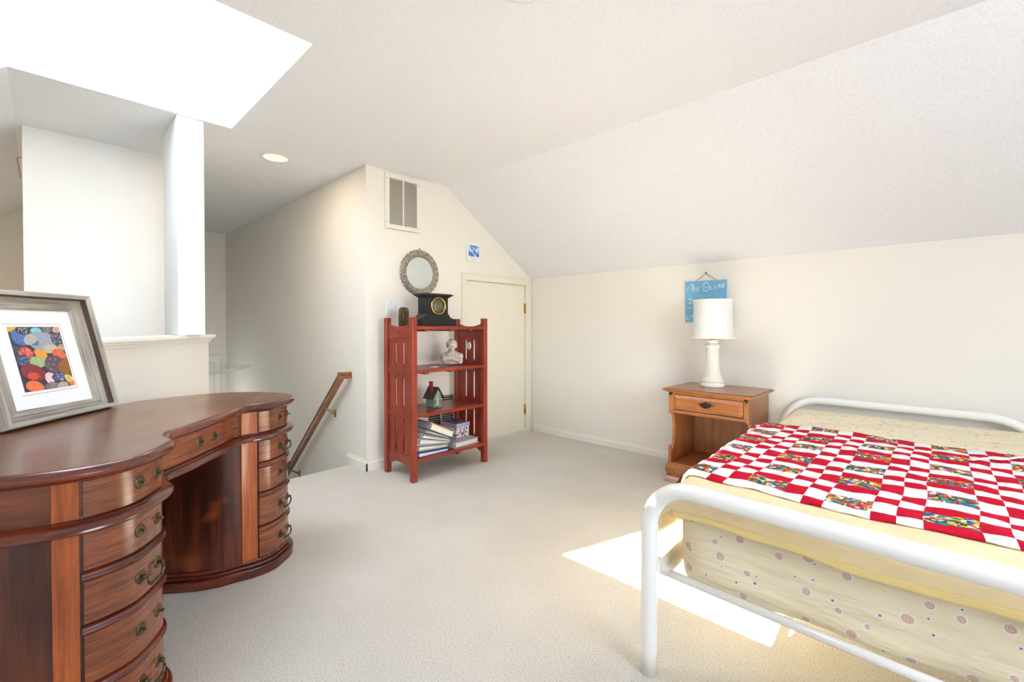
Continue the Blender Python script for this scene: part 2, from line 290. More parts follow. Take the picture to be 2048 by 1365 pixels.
# ------------------------------------------------------------------ mesh helpers
class MB:
    def __init__(s): s.v = []; s.f = []; s.m = []; s.sm = []
    def add(s, vs, fs, mi=0, smooth=False):
        o = len(s.v); s.v += [tuple(p) for p in vs]
        for f in fs: s.f.append([i+o for i in f]); s.m.append(mi); s.sm.append(smooth)
        return s
    def box(s, x0, x1, y0, y1, z0, z1, mi=0, mat=None):
        vs = [Vector((x, y, z)) for x in (x0, x1) for y in (y0, y1) for z in (z0, z1)]
        if mat: vs = [mat @ p for p in vs]
        return s.add(vs, [(0, 1, 3, 2), (4, 6, 7, 5), (0, 4, 5, 1), (2, 3, 7, 6), (0, 2, 6, 4), (1, 5, 7, 3)], mi)
    def prism(s, poly, lo, hi, axis='z', mi=0, smooth=False, mat=None):
        """extrude 2D polygon; axis z: (x,y); axis x: (y,z); axis y: (x,z)"""
        def P(a, b, c): 
            p = Vector({'z': (a, b, c), 'x': (c, a, b), 'y': (a, c, b)}[axis]); return mat @ p if mat else p
        n = len(poly)
        vs = [P(a, b, lo) for a, b in poly]+[P(a, b, hi) for a, b in poly]
        s.add(vs, [(i, (i+1) % n, n+(i+1) % n, n+i) for i in range(n)], mi, smooth)
        s.add(vs, [list(range(n))[::-1], list(range(n, 2*n))], mi)
        return s
    def tube(s, pts, r, n=12, mi=0, closed=False, caps=True, flat=1.0):
        pts = [Vector(p) for p in pts]; N = len(pts); vs = []; fs = []
        nrm = None
        for i, p in enumerate(pts):
            if closed: t = (pts[(i+1) % N]-pts[i-1]).normalized()
            else: t = (pts[min(i+1, N-1)]-pts[max(i-1, 0)]).normalized()
            if nrm is None:
                a = Vector((0, 0, 1)) if abs(t.z) < .9 else Vector((1, 0, 0)); nrm = (a-t*a.dot(t)).normalized()
            else: nrm = (nrm-t*nrm.dot(t)).normalized()
            bn = t.cross(nrm); rr = r[i] if isinstance(r, (list, tuple)) else r
            for k in range(n):
                a = 2*PI*k/n; vs.append(p+nrm*math.cos(a)*rr*flat+bn*math.sin(a)*rr)
        M_ = N if closed else N-1
        for i in range(M_):
            for k in range(n):
                j = (i+1) % N; fs.append((i*n+k, i*n+(k+1) % n, j*n+(k+1) % n, j*n+k))
        s.add(vs, fs, mi, True)
        if caps and not closed:
            s.add(vs[:n], [list(range(n))[::-1]], mi); s.add(vs[-n:], [list(range(n))], mi)
        return s
    def lathe(s, prof, n=32, mi=0, mat=None, smooth=True, flute=None, cap=False):
        """prof: (r,z) list about z"""
        vs = []; fs = []
        for j, (r, z) in enumerate(prof):
            for k in range(n):
                a = 2*PI*k/n; rr = r
                if flute and flute[0] <= j <= flute[1]: rr = r*(1-flute[3]*(.5+.5*math.cos(a*flute[2])))
                p = Vector((rr*math.cos(a), rr*math.sin(a), z)); vs.append(mat @ p if mat else p)
        for j in range(len(prof)-1):
            for k in range(n):
                fs.append((j*n+k, j*n+(k+1) % n, (j+1)*n+(k+1) % n, (j+1)*n+k))
        s.add(vs, fs, mi, smooth)
        if cap and prof[0][0] > 1e-6: s.add(vs[:n], [list(range(n))[::-1]], mi)
        if cap and prof[-1][0] > 1e-6: s.add(vs[-n:], [list(range(n))], mi)
        return s
    def grid(s, fn, nu, nv, mi=0, smooth=True, mif=None, flip=False):
        vs = [fn(i/nu, j/nv) for j in range(nv+1) for i in range(nu+1)]
        o = len(s.v); s.v += [tuple(p) for p in vs]
        for j in range(nv):
            for i in range(nu):
                a = o+j*(nu+1)+i; f = [a, a+1, a+nu+2, a+nu+1]
                s.f.append(f[::-1] if flip else f); s.m.append(mif(i, j) if mif else mi); s.sm.append(smooth)
        return s
    def build(s, name, mats, parent=None, kind=None, bevel=0, label=None, weld=False, solid=0, subdiv=0):
        me = bpy.data.meshes.new(name); me.from_pydata(s.v, [], s.f)
        if not isinstance(mats, (list, tuple)): mats = [mats]
        for m in mats: me.materials.append(MT[m] if isinstance(m, str) else m)
        for p, mi, sm in zip(me.polygons, s.m, s.sm): p.material_index = mi; p.use_smooth = sm
        bm = bmesh.new(); bm.from_mesh(me)
        bmesh.ops.remove_doubles(bm, verts=bm.verts, dist=1e-5)
        bmesh.ops.recalc_face_normals(bm, faces=bm.faces)
        bm.to_mesh(me); bm.free()
        o = bpy.data.objects.new(name, me); COL.objects.link(o)
        if parent: o.parent = parent
        if kind: o['kind'] = kind
        if label: o['label'] = label
        if solid:
            md = o.modifiers.new('solid', 'SOLIDIFY'); md.thickness = solid; md.offset = 0
        if bevel:
            md = o.modifiers.new('bevel', 'BEVEL'); md.width = bevel; md.segments = 2; md.limit_method = 'ANGLE'; md.angle_limit = .6
            md.harden_normals = False
        if subdiv:
            md = o.modifiers.new('sub', 'SUBSURF'); md.levels = subdiv; md.render_levels = subdiv
        return o
def thing(name, label, cat, loc=(0, 0, 0), rz=0, group=None):
    o = bpy.data.objects.new(name, None); COL.objects.link(o); o.location = loc; o.rotation_euler = (0, 0, rz)
    o.empty_display_size = .1
    o['label'] = label; o['category'] = cat
    if group: o['group'] = group
    return o
def tag(o, label, cat, group=None):
    o['label'] = label; o['category'] = cat
    if group: o['group'] = group
    return o
def T(x=0, y=0, z=0): return Matrix.Translation((x, y, z))
def R(a, ax): return Matrix.Rotation(a, 4, ax)
def smooth_path(pts, n=6):
    P = [Vector(p) for p in pts]; out = []
    for i in range(len(P)-1):
        p0 = P[max(i-1, 0)]; p1 = P[i]; p2 = P[i+1]; p3 = P[min(i+2, len(P)-1)]
        for k in range(n):
            t = k/n; out.append(.5*((2*p1)+(-p0+p2)*t+(2*p0-5*p1+4*p2-p3)*t*t+(-p0+3*p1-3*p2+p3)*t**3))
    return out+[P[-1]]

# ------------------------------------------------------------------ room shell
XG = -3.31      # gable wall with the little door
YK = 3.757      # right knee wall
YS = 1.78       # stair wall
ZC = 2.44; KW = 1.675; YC = 2.58; YL = -.11; SL = .65
XR = 1.78; XF = -7.25; YN = -1.29; ZB = -2.6
def struct(name, mb, m, bevel=0): return mb.build(name, m, kind='structure', bevel=bevel)
XE = -3.56      # top edge of the stairs
YH = .72        # far side of stairwell
m = MB(); m.box(XE, XR, YN, YK, -.06, 0); m.box(XG, XE, YS, YK, -.06, 0) if False else None
m.box(XF, XE, YN, YH, -.06, 0); struct('floor', m, 'carpet')
# stair flight going down beside the stair wall
st = MB()
for k in range(13):
    x1 = XE-.255*k; zt = -.19*(k+1)
    st.box(x1-.255, x1, YH, YS, zt-.19, zt)
struct('stair_flight', st, 'carpet', .012)
m = MB(); m.box(XF, XE-.255*13, YH, YS, ZB-.05, ZB+.05); struct('floor_lower', m, 'carpet')
struct('trim_2', MB().box(XE, XE+.02, YH, YS, -.3, -.001), 'carpet')
# gable wall (with opening for the knee door)
DY0, DY1, DZ = 2.822, 3.655, 1.60
m = MB(); zr = lambda y: ZC if y < YC else ZC-SL*(y-YC)
m.prism([(YS, -.0), (DY0-.012, 0), (DY0-.012, DZ), (DY1+.004, DZ), (DY1+.004, 0), (YK+.1, 0), (YK+.1, zr(YK)), (YK, zr(YK)), (YC, ZC), (YS, ZC)], XG-.11, XG, 'x')
struct('wall_gable', m, 'wall')
m = MB(); m.box(XF-.1, XG-.1101, YS, YS+.11, ZB, ZC); m.box(XG-.1101, XG-.0001, YS, YS+.11, ZB, -.0001); struct('wall_stair', m, 'wall')
m = MB(); m.box(XG-.11, XR+.1, YK, YK+.1, 0, KW+.03); struct('wall_knee', m, 'wall')
m = MB(); m.prism([(YN-.1, ZB), (YS+.1, ZB), (YS+.1, ZC), (YL, ZC), (YN-.1, ZC+SL*(YN-.1-YL))], XF-.1, XF, 'x'); struct('wall_far', m, 'wall')
m = MB(); m.box(XF, XR, YN-.1, YN, 0, KW+.02); struct('wall_back', m, 'wall')
# stairwell side + the tall partition seen beside the post
m = MB(); m.box(XF, -4.25, .60, YH, ZB, ZC); m.box(-4.37, -4.25, -.08, .60, 0, ZC); struct('wall_partition', m, 'wall_white')
m = MB(); m.box(-4.25, XE, .62, YH, ZB, 0); struct('wall_stairwell', m, 'wall')
# unseen gable wall behind camera; window opening added to bring in fill light
WY0, WY1, WZ0, WZ1 = .1, 2.0, .75, 2.1
m = MB()
m.box(XR, XR+.12, YN-.1, WY0, 0, ZC); m.box(XR, XR+.12, WY1, YK+.1, 0, ZC); m.box(XR, XR+.12, WY0, WY1, 0, WZ0); m.box(XR, XR+.12, WY0, WY1, WZ1, ZC)
struct('wall_window', m, 'wall')
w = MB()
for a, b, c, d in ((WY0, WY0+.05, WZ0, WZ1), (WY1-.05, WY1, WZ0, WZ1), (WY0, WY1, WZ0, WZ0+.05), (WY0, WY1, WZ1-.05, WZ1), ((WY0+WY1)/2-.025, (WY0+WY1)/2+.025, WZ0, WZ1)):
    w.box(XR+.02, XR+.07, a, b, c, d)
struct('fill_window', w, 'trim')
# ceilings
SX0, SX1, SY0, SY1 = -3.35, -2.08, -.35, .86
zs = lambda y: ZC+SL*(y-YL)
LIGHTS = [(-3.67, 1.237), (-1.135, 1.25)]
ceil_rects = []
t = .05
for x0, x1, y0, y1 in ((XF, SX0, YL, YC), (SX1, XR, YL, YC), (SX0, SX1, SY1+.04, YC)): ceil_rects.append((x0, x1, y0, y1))
m = MB()
def ceil_part(x0, x1, y0, y1):
    for lx, ly in LIGHTS:
        h = .16
        if x0 < lx-h and x1 > lx+h and y0 < ly-h and y1 > ly+h:
            ceil_part(x0, lx-h, y0, y1); ceil_part(lx+h, x1, y0, y1); ceil_part(lx-h, lx+h, y0, ly-h); ceil_part(lx-h, lx+h, ly+h, y1)
            n = 32; ring = []; sq = []
            for k in range(n):
                a = 2*PI*k/n+PI/4; c, s_ = math.cos(a), math.sin(a); q = h/max(abs(c), abs(s_)); ring.append((lx+.098*c, ly+.098*s_)); sq.append((lx+q*c, ly+q*s_))
            vs = [(a, b, ZC) for a, b in sq]+[(a, b, ZC) for a, b in ring]+[(a, b, ZC+.09) for a, b in ring]
            m.add(vs, [(k, (k+1) % n, n+(k+1) % n, n+k) for k in range(n)]+[(n+k, n+(k+1) % n, 2*n+(k+1) % n, 2*n+k) for k in range(n)]+[list(range(2*n, 3*n))])
            return
    m.add([(x0, y0, ZC), (x1, y0, ZC), (x1, y1, ZC), (x0, y1, ZC)], [(0, 1, 2, 3)])
for r_ in ceil_rects: ceil_part(*r_)
struct('ceiling', m, 'ceiling')
m = MB(); m.prism([(YC, ZC), (YK+.02, zr(YK+.02)), (YK+.02, zr(YK+.02)+.06), (YC, ZC+.06)], XG-.1, XR, 'x'); struct('ceiling_slope_right', m, 'ceiling')
m = MB()
def slope(x0, x1, y0, y1): m.prism([(y0, zs(y0)), (y1, zs(y1)), (y1, zs(y1)+.06), (y0, zs(y0)+.06)], x0, x1, 'x')
slope(XF, SX0, YN-.02, YL); slope(SX1, XR, YN-.02, YL); slope(SX0, SX1, YN-.02, SY0-.04)
struct('ceiling_slope_left', m, 'ceiling')
# skylight shaft: side walls, slanted far face, lower face
GY0, GY1 = -.185, .488; zg = lambda y: ZC+.15+SL*(y-YL)
m = MB()
side = [(SY0, zs(SY0)+.002), (YL, ZC+.002), (SY1, ZC+.002), (GY1, zg(GY1)), (GY0, zg(GY0))]
m.prism(side, SX0-.03, SX0+.002, 'x'); m.prism(side, SX1-.002, SX1+.03, 'x')
struct('trim_3', m, 'wall_white')
m = MB()
m.prism([(SY1, ZC), (GY1, zg(GY1)), (GY1+.03, zg(GY1)+.03), (SY1+.04, ZC)], SX0, SX1, 'x')
m.prism([(SY0, zs(SY0)), (GY0, zg(GY0)), (GY0-.03, zg(GY0)+.02), (SY0-.04, zs(SY0))], SX0, SX1, 'x')
struct('trim_4', m, 'ceiling')
w = MB(); fr = .035
def skb(x0, x1, y0, y1, h0=0, h1=.05): w.prism([(y0, zg(y0)+h0), (y1, zg(y1)+h0), (y1, zg(y1)+h1), (y0, zg(y0)+h1)], x0, x1, 'x')
skb(SX0-.03, SX0+fr*.3, GY0-.03, GY1+.03); skb(SX1-fr*.3, SX1+.03, GY0-.03, GY1+.03); skb(SX0, SX1, GY0-.03, GY0+.008); skb(SX0, SX1, GY1-.012, GY1+.03)
sk = struct('window_2', w, 'trim')
g = MB(); g.prism([(GY0, zg(GY0)+.03), (GY1, zg(GY1)+.03), (GY1, zg(GY1)+.036), (GY0, zg(GY0)+.036)], SX0, SX1, 'x'); g.build('pane', 'glass', sk)
# roof deck keeps the sky out
m = MB()
RH = .15
for x0, x1 in ((XF-.15, SX0-.03), (SX1+.03, XR+.15)):
    m.prism([(YN-.2, zs(YN-.2)+RH), (1.235, zs(1.235)+RH), (1.235, zs(1.235)+RH+.03), (YN-.2, zs(YN-.2)+RH+.03)], x0, x1, 'x')
m.prism([(GY1+.02, zs(GY1+.02)+RH), (1.235, zs(1.235)+RH), (1.235, zs(1.235)+RH+.03), (GY1+.02, zs(GY1+.02)+RH+.03)], SX0-.03, SX1+.03, 'x')
m.prism([(YN-.2, zs(YN-.2)+RH), (GY0-.03, zs(GY0-.03)+RH), (GY0-.03, zs(GY0-.03)+RH+.03), (YN-.2, zs(YN-.2)+RH+.03)], SX0-.03, SX1+.03, 'x')
m.prism([(1.235, zs(1.235)+RH), (YK+.2, zs(1.235)+RH-SL*(YK+.2-1.235)), (YK+.2, zs(1.235)+RH+.03-SL*(YK+.2-1.235)), (1.235, zs(1.235)+RH+.03)], XF-.15, XR+.15, 'x')
struct('roof', m, 'wall_white')
m = MB(); m.box(XF-.15, XR+.15, YN-.2, YN-.1, -.1, 2.2); m.box(XF-.1, XR+.1, YK+.1, YK+.2, -.1, 2.2); struct('wall_outer', m, 'wall_white')
for xx in (XF-.15, XR+.12):
    pass
m = MB()
for xx in (XF-.14, XR+.12): m.prism([(YN-.2, 2.0), (YK+.2, 2.0), (YK+.2, 2.25), (1.235, 3.62), (YN-.2, 2.0)][:4]+[(YN-.2, 2.05)], xx, xx+.02, 'x') if xx < 0 else m.prism([(YN-.2, ZC-.2), (YK+.2, ZC-.2), (1.235, 3.62)], xx, xx+.02, 'x')
struct('roof_end', m, 'wall_white')
# partition post under the skylight
m = MB(); m.box(-3.81, -3.36, .572, .711, 1.101, ZC); struct('trim_5', m, 'wall_white', .004)
# half wall (angled) and its capping ledge
def camw(a, g): return (a*.7219-g*.6919, a*.6919+g*.7219)
inner = [(-1.95, 1.15), (-1.94, 1.60), (-1.885, 1.98), (-2.105, 3.12)]
def offset_line(P, d):
    out = []
    for i, p in enumerate(P):
        a = Vector(P[max(i-1, 0)]); b = Vector(P[min(i+1, len(P)-1)]); t = (b-a).normalized(); out.append((p[0]-t.y*d, p[1]+t.x*d))
    return out
def ledgepoly(d0, d1, ext=0):
    A = offset_line(inner, d0); B_ = offset_line(inner, d1)
    if ext:
        for L in (A, B_):
            t = (Vector(L[-1])-Vector(L[-2])).normalized(); L[-1] = tuple(Vector(L[-1])+t*ext)
    return [camw(*p) for p in A+B_[::-1]]
hw = MB().prism(ledgepoly(.0, .115), 0, 1.07, 'z'); struct('wall_half', hw, 'wall')
lg = MB(); lg.prism(ledgepoly(-.032, .147, .035), 1.077, 1.10, 'z'); lg.prism(ledgepoly(-.018, .133, .018), 1.062, 1.078, 'z'); lg.prism(ledgepoly(-.01, .125, .01), 1.048, 1.063, 'z')
struct('trim_6', lg, 'trim', .004)
# baseboards
def bbprof(h=.08, t=.014): return [(0, 0), (t, 0), (t, h*.72), (t*.55, h*.86), (t*.5, h), (0, h)]
def baseboard(name, p0, p1, nrm, h=.08, col='trim'):
    p0 = Vector(p0); p1 = Vector(p1); nv = Vector(nrm); mb = MB(); pr = bbprof(h); n = len(pr)
    vs = [Vector((*(p0+nv*a), z)) for a, z in pr]+[Vector((*(p1+nv*a), z)) for a, z in pr]
    mb.add(vs, [(i, (i+1) % n, n+(i+1) % n, n+i) for i in range(n)]+[list(range(n)), list(range(n, 2*n))])
    return mb.build(name, col, kind='structure')
baseboard('baseboard_right', (XG+.05, YK), (XR, YK), (0, -1), .07)
baseboard('baseboard_gable', (XG, YS-.014), (XG, 2.752), (1, 0), .085)
baseboard('baseboard_stair', (-3.62, YS), (XG+.014, YS), (0, -1), .085)
# knee-wall door
dr = MB(); dr.box(XG-.03, XG-.002, DY0-.004, DY1-.006, .02, DZ-.006)
door = dr.build('door_1', 'trim_cream', kind='structure', bevel=.002)
cs = MB()
def cas(y0, y1, z0, z1):
    cs.box(XG+.0005, XG+.014, y0, y1, z0, z1)
cs.box(XG+.0005, XG+.016, 2.752, 2.815, 0, 1.6029); cs.box(XG+.0005, XG+.016, 3.662, 3.722, 0, 1.6029); cs.box(XG+.0005, XG+.016, 2.752, 3.722, 1.603, 1.668)
cs.box(XG+.0161, XG+.021, 2.752, 2.764, 0, 1.6559); cs.box(XG+.0161, XG+.021, 3.71, 3.722, 0, 1.6559); cs.box(XG+.0161, XG+.021, 2.752, 3.722, 1.656, 1.668)
cs.build('trim_7', 'trim_cream', kind='structure', bevel=.002)
for z0 in (1.297, .193):
    h = MB(); h.box(XG, XG+.004, 3.642, 3.672, z0, z0+.104); 
    h.tube([(XG+.008, 3.658, z0-.004), (XG+.008, 3.658, z0+.108)], .0055, 10)
    for zz in (.018, .052, .086): h.box(XG+.004, XG+.006, 3.646, 3.65, z0+zz-.002, z0+zz+.002, 1)
    h.build('door_hinge', ['brass', 'screw'], door, label='small brass butt hinge')
# far stair door on the far wall
fd = MB(); fd.box(XF, XF+.02, .9, 1.70, -1.4, .75); fdo = struct('door_2', fd, 'trim', .004)
p = MB(); p.box(XF+.02, XF+.03, 1.0, 1.62, -1.35, .66); p.build('door_panel', 'plastic', fdo, bevel=.004)
p = MB(); p.box(XF+.03, XF+.045, 1.56, 1.61, -1.35, .65); p.build('door_stile', 'trim', fdo)

# ------------------------------------------------------------------ fixtures on walls and ceiling
def grille(name, y0, y1, z0, z1, oy0, oy1, oz0, oz1, n, label):
    t = thing(name, label, 'vent', (XG, (y0+y1)/2, z0))
    L = Matrix.Translation((-XG, -(y0+y1)/2, -z0))
    f = MB(); d = .012
    for a, b, c, e in ((y0, oy0, z0, z1), (oy1, y1, z0, z1), (oy0, oy1, z0, oz0), (oy0, oy1, oz1, z1)): f.box(XG+.0005, XG+d, a, b, c, e, mat=L)
    ym = (oy0+oy1)/2
    f.box(XG+.002, XG+d-.001, ym-.006, ym+.006, oz0, oz1, mat=L)
    f.build('vent_frame', 'vent', t, bevel=.002)
    b = MB(); b.box(XG+.0005, XG+.0015, oy0, oy1, oz0, oz1, mat=L); b.build('vent_backing', 'dark' if n < 20 else 'vent_shadow', t)  # flat sheet whose dark tone stands for the shade behind the slats
    s = MB(); pitch_ = (oz1-oz0)/n
    for k in range(n):
        zc = oz0+pitch_*(k+.5)
        for a, c in ((oy0, ym-.006), (ym+.006, oy1)):
            if n < 20: vs = [(XG+.0025, a, zc-pitch_*.30), (XG+.0115, a, zc-pitch_*.02), (XG+.0115, a, zc+pitch_*.12), (XG+.0025, a, zc-pitch_*.14)]
            else: vs = [(XG+.0025, a, zc+pitch_*.42), (XG+.0115, a, zc-pitch_*.22), (XG+.0115, a, zc-pitch_*.44), (XG+.0025, a, zc+pitch_*.20)]
            vs = [L @ Vector(v) for v in vs]+[L @ Vector((v[0], c, v[2])) for v in vs]
            s.add(vs, [(0, 1, 5, 4), (1, 2, 6, 5), (2, 3, 7, 6), (3, 0, 4, 7), (0, 3, 2, 1), (4, 5, 6, 7)])
    o = s.build('louvre_slats', 'vent', t); o['kind'] = 'stuff'
    for yy, zz in ((y0+.018, z0+.05), (y1-.018, z0+.04), (y0+.018, z1-.05), (y1-.018, z1-.05)):
        q = MB(); q.lathe([(0, .002), (.004, .0015), (.0045, 0)], 10, mat=L @ T(XG+d, yy, zz) @ R(PI/2, 'Y')); q.build('screw', 'screw', t)
    return t
grille('return_air_grille', 1.944, 2.289, 1.965, 2.423, 1.985, 2.254, 2.002, 2.385, 38, 'cream louvred air grille high on the gable wall above the mirror')
grille('floor_level_grille', 2.30, 2.665, .14, .535, 2.365, 2.655, .19, .52, 17, 'cream louvred air grille low on the wall behind the red bookcase')
t = thing('light_switch', 'white toggle light switch plate on the wall left of the clock', 'light switch', (XG, 2.0, 1.312))
MB().box(.0005, .006, -.045, .045, -.066, .066).build('switch_plate', 'plastic', t, bevel=.003)
MB().box(.006, .009, -.006, .006, -.013, .013).box(.009, .019, -.004, .004, -.010, -.001).build('toggle', 'plastic', t, bevel=.001)
for z in (-.048, .048, .028, -.028): MB().lathe([(0, .0012), (.003, .0008), (.0034, 0)], 10, mat=T(.006, 0, z) @ R(PI/2, 'Y')).build('screw', 'screw', t)
# framed blue tile
t = thing('small_tile_picture', 'small white framed picture with a blue cloudy square above the low door', 'picture', (XG, 2.902, 1.873))
MB().box(.0005, .014, -.086, .086, -.090, .090).build('frame_block', 'mat_board', t, bevel=.002)
def tilemat():
    m, n, l, b = newmat('blue_cloud_print'); tc = n.new('ShaderNodeTexCoord'); nz = n.new('ShaderNodeTexNoise'); nz.inputs['Scale'].default_value = 26; nz.inputs['Detail'].default_value = 5
    l.new(tc.outputs['Object'], nz.inputs['Vector']); r = ramp(n, [(.35, srgb(54, 98, 190)), (.48, srgb(96, 146, 218)), (.56, srgb(170, 200, 236)), (.66, srgb(232, 240, 250))])
    l.new(nz.outputs['Fac'], r.inputs[0]); l.new(r.outputs[0], b.inputs['Base Color']); b.inputs['Roughness'].default_value = .4; return m
MT['blueprint'] = tilemat()
MB().box(.014, .0148, -.066, .068, -.042, .066).build('print', 'blueprint', t)
q = MB()
for z, w_ in ((-.056, .055), (-.064, .05), (-.074, .018)): q.box(.014, .0143, -w_, w_, z-.0005, z+.0005)
q.build('caption_lines', 'ink', t)
# round mirror with carved frame
t = thing('round_wall_mirror', 'round wall mirror in a carved antique silver frame above the black clock', 'mirror', (XG, 2.285, 1.62), 0)
REL = []
def mirror_frame():
    REL.clear()
    mb = MB(); NU, NV = 420, 30; R0, R1 = .137, .200
    def fn(u, v):
        a = 2*PI*u; r = R0+(R1-R0)*v
        prof = .010+.016*math.sin(PI*min(1, max(0, v)))
        NSG = 20; k_ = int(u*NSG) % NSG; cxs = ((u*NSG) % 1-.5)*2*PI*.168/NSG
        cys = (r-.168)+(.006 if k_ % 2 else -.006)
        d_ = math.hypot(cxs, cys); an = math.atan2(cys, cxs)*(1 if k_ % 2 else -1)
        carve = .0075*math.sin(d_*620+2*an)*math.sin(PI*v)**.5*math.cos(PI*cxs/.058)
        carve += .0022*math.sin(a*37+v*15)*math.sin(a*29-v*11)
        rr = r+(.0045*math.sin(a*36) if v > .97 else 0)+(.002*math.sin(a*60) if v < .03 else 0)
        h = prof+carve
        if v <= 0.001 or v >= .999: h = .004
        REL.append(max(0, min(1, .5+carve/.014)))
        return Vector((max(.002, h), rr*math.sin(a), rr*math.cos(a)))
    mb.grid(fn, NU, NV); return mb
mf = mirror_frame(); me = bpy.data.meshes.new('mirror_frame'); me.from_pydata(mf.v, [], mf.f); me.materials.append(MT['silver'])
at_ = me.attributes.new('relief', 'FLOAT', 'POINT'); at_.data.foreach_set('value', REL)
for p_ in me.polygons: p_.use_smooth = True
bm = bmesh.new(); bm.from_mesh(me); bmesh.ops.remove_doubles(bm, verts=bm.verts, dist=1e-5); bmesh.ops.recalc_face_normals(bm, faces=bm.faces); bm.to_mesh(me); bm.free()
mf = bpy.data.objects.new('mirror_frame', me); COL.objects.link(mf); mf.parent = t
MB().lathe([(.16, 0), (.16, .006)], 64, cap=True, mat=R(PI/2, 'Y') @ T(0, 0, .0005)).build('mirror_glass', 'mirror', t)
MB().tube([(.004, 0, .196), (.006, 0, .214)], .0028, 8).lathe([(0, .004), (.004, .003), (.004, 0)], 10, mat=T(.002, 0, .216) @ R(PI/2, 'Y')).build('hanging_nail', 'pewter', t)
# recessed ceiling lights
def recessed(x, y, label):
    t = thing('recessed_ceiling_light', label, 'ceiling light', (x, y, ZC))
    MB().lathe([(.085, -.001), (.086, -.006), (.106, -.006), (.111, -.001)], 48).build('trim_ring', 'plastic', t)
    MB().lathe([(.086, -.004), (.080, .02), (.070, .060), (.05, .075)], 48).build('reflector', 'can', t)
    MB().lathe([(0, .045), (.03, .048), (.048, .058), (.05, .070)], 32).build('bulb', 'bulb', t)
    return t
recessed(-3.67, 1.237, 'round recessed ceiling light, lit, on the ceiling beside the skylight')
recessed(-1.135, 1.25, 'round recessed ceiling light cut off by the top edge of the picture')
# the recess needs a hole: dark collar is above the ceiling slab, so lower bulbs sit within the trim
# wire hook at the far left ceiling
q = MB(); q.tube(smooth_path([(-5.0, -.075, 2.42), (-5.0, -.118, 2.415), (-5.0, -.112, 2.35), (-5.0, -.104, 2.27)], 5), .0022, 6)
tag(q.build('ceiling_wire', 'cord'), 'thin bent wire hanging from the ceiling behind the tall partition', 'wire')
# glass pendant bowl seen past the half wall
t = thing('glass_pendant', 'clear glass pendant dish low in the stairwell beyond the half wall', 'pendant lamp', (-5.05, .99, .68))
MB().lathe([(.02, 0), (.16, .02), (.33, .05), (.46, .085)], 64).build('glass_dish', 'glass_tint', t)
MB().tube([(0, 0, .0), (0, 0, ZC-.68)], .004, 8).build('pendant_cord', 'plastic', t)
MB().lathe([(0, .05), (.03, .05), (.034, -.01), (.02, -.03), (0, -.034)], 20).build('lamp_socket', 'brass_dull', t)

# ------------------------------------------------------------------ handrail
t = thing('stair_handrail', 'brown wooden handrail descending the stair wall', 'handrail', (-3.58, 1.70, .745))
def railprof(): return [(-.022, -.026), (.022, -.026), (.024, -.004), (.017, .004), (.024, .014), (.016, .028), (-.016, .028), (-.024, .014), (-.017, .004), (-.024, -.004)]
d = Vector((-1, 0, -.89)).normalized(); nup = Vector((-.89, 0, 1)).normalized(); side_ = Vector((0, 1, 0))
L_ = 2.9
vs = []
pr = railprof()
for k in (0, L_):
    for a, b in pr: 
        p = d*k+side_*a+nup*b
        if k == 0: p = p+d*(a*.0)
        vs.append(p)
n = len(pr)
MB().add(vs, [(i, (i+1) % n, n+(i+1) % n, n+i) for i in range(n)]+[list(range(n)), list(range(n, 2*n))]).build('rail', 'rail', t)
vs = [Vector((0+a*.0, -.024, b+.0))+Vector((a, 0, 0)) for a, b in pr]+[Vector((a, .079, b)) for a, b in pr]
vs = [Vector((v.x*1.0+.006, v.y, v.z+.003)) for v in vs]
MB().add(vs, [(i, (i+1) % n, n+(i+1) % n, n+i) for i in range(n)]+[list(range(n)), list(range(n, 2*n))]).build('rail_return', 'rail', t)
for k in (.42, 1.50):
    b0 = d*k-nup*.026; w0 = Vector((b0.x+.02, .075, b0.z-.055))
    q = MB(); q.tube(smooth_path([b0+Vector((0, -.008, .002)), b0+Vector((.006, .02, -.02)), b0+Vector((.014, .05, -.04)), w0], 5), [.007]*4+[.008]*4+[.009]*4+[.011]*4, 10)
    q.box(w0.x-.012, w0.x+.012, .074, .079, w0.z-.035, w0.z+.03)
    q.lathe([(0, .006), (.009, .004), (.011, 0)], 12, mat=T(*(b0+Vector((0, -.024, .012)))) @ R(PI/2, 'X'))
    q.build('wall_bracket', 'brass_dull', t, label='brass wall bracket')

# ------------------------------------------------------------------ kidney desk
DO = (-2.267, .231, 0)
desk = thing('kidney_desk', 'kidney-shaped mahogany pedestal desk with curved drawers standing beside the half wall', 'desk', DO, math.atan2(.747, .665))
# desk local: x = front normal, y = long axis towards the far pedestal
half = [(0, .334), (.14, .334), (.25, .326), (.30, .345), (.335, .385), (.39, .425), (.47, .443), (.55, .448), (.62, .425), (.69, .37), (.745, .27), (.772, .14), (.77, .02), (.73, -.08), (.66, -.17), (.55, -.265), (.40, -.325), (.2, -.34), (0, -.342)]
half = [(a*.923, b*.923) for a, b in half]
cp = half+[(-a, b) for a, b in half[-2:0:-1]]
def crc(P, n):
    P = [Vector(p) for p in P]; N = len(P); out = []
    for i in range(N):
        p0, p1, p2, p3 = P[i-1], P[i], P[(i+1) % N], P[(i+2) % N]
        for k in range(n):
            t = k/n; out.append(.5*((2*p1)+(-p0+p2)*t+(2*p0-5*p1+4*p2-p3)*t*t+(-p0+3*p1-3*p2+p3)*t**3))
    return out
dense = crc(cp, 24); NS = 480
Ls = [0]
for i in range(len(dense)): Ls.append(Ls[-1]+(dense[(i+1) % len(dense)]-dense[i]).length)
OUT = []; j = 0
for k in range(NS):
    s_ = Ls[-1]*k/NS
    while Ls[j+1] < s_: j += 1
    f = (s_-Ls[j])/(Ls[j+1]-Ls[j]); OUT.append(dense[j].lerp(dense[(j+1) % len(dense)], f))
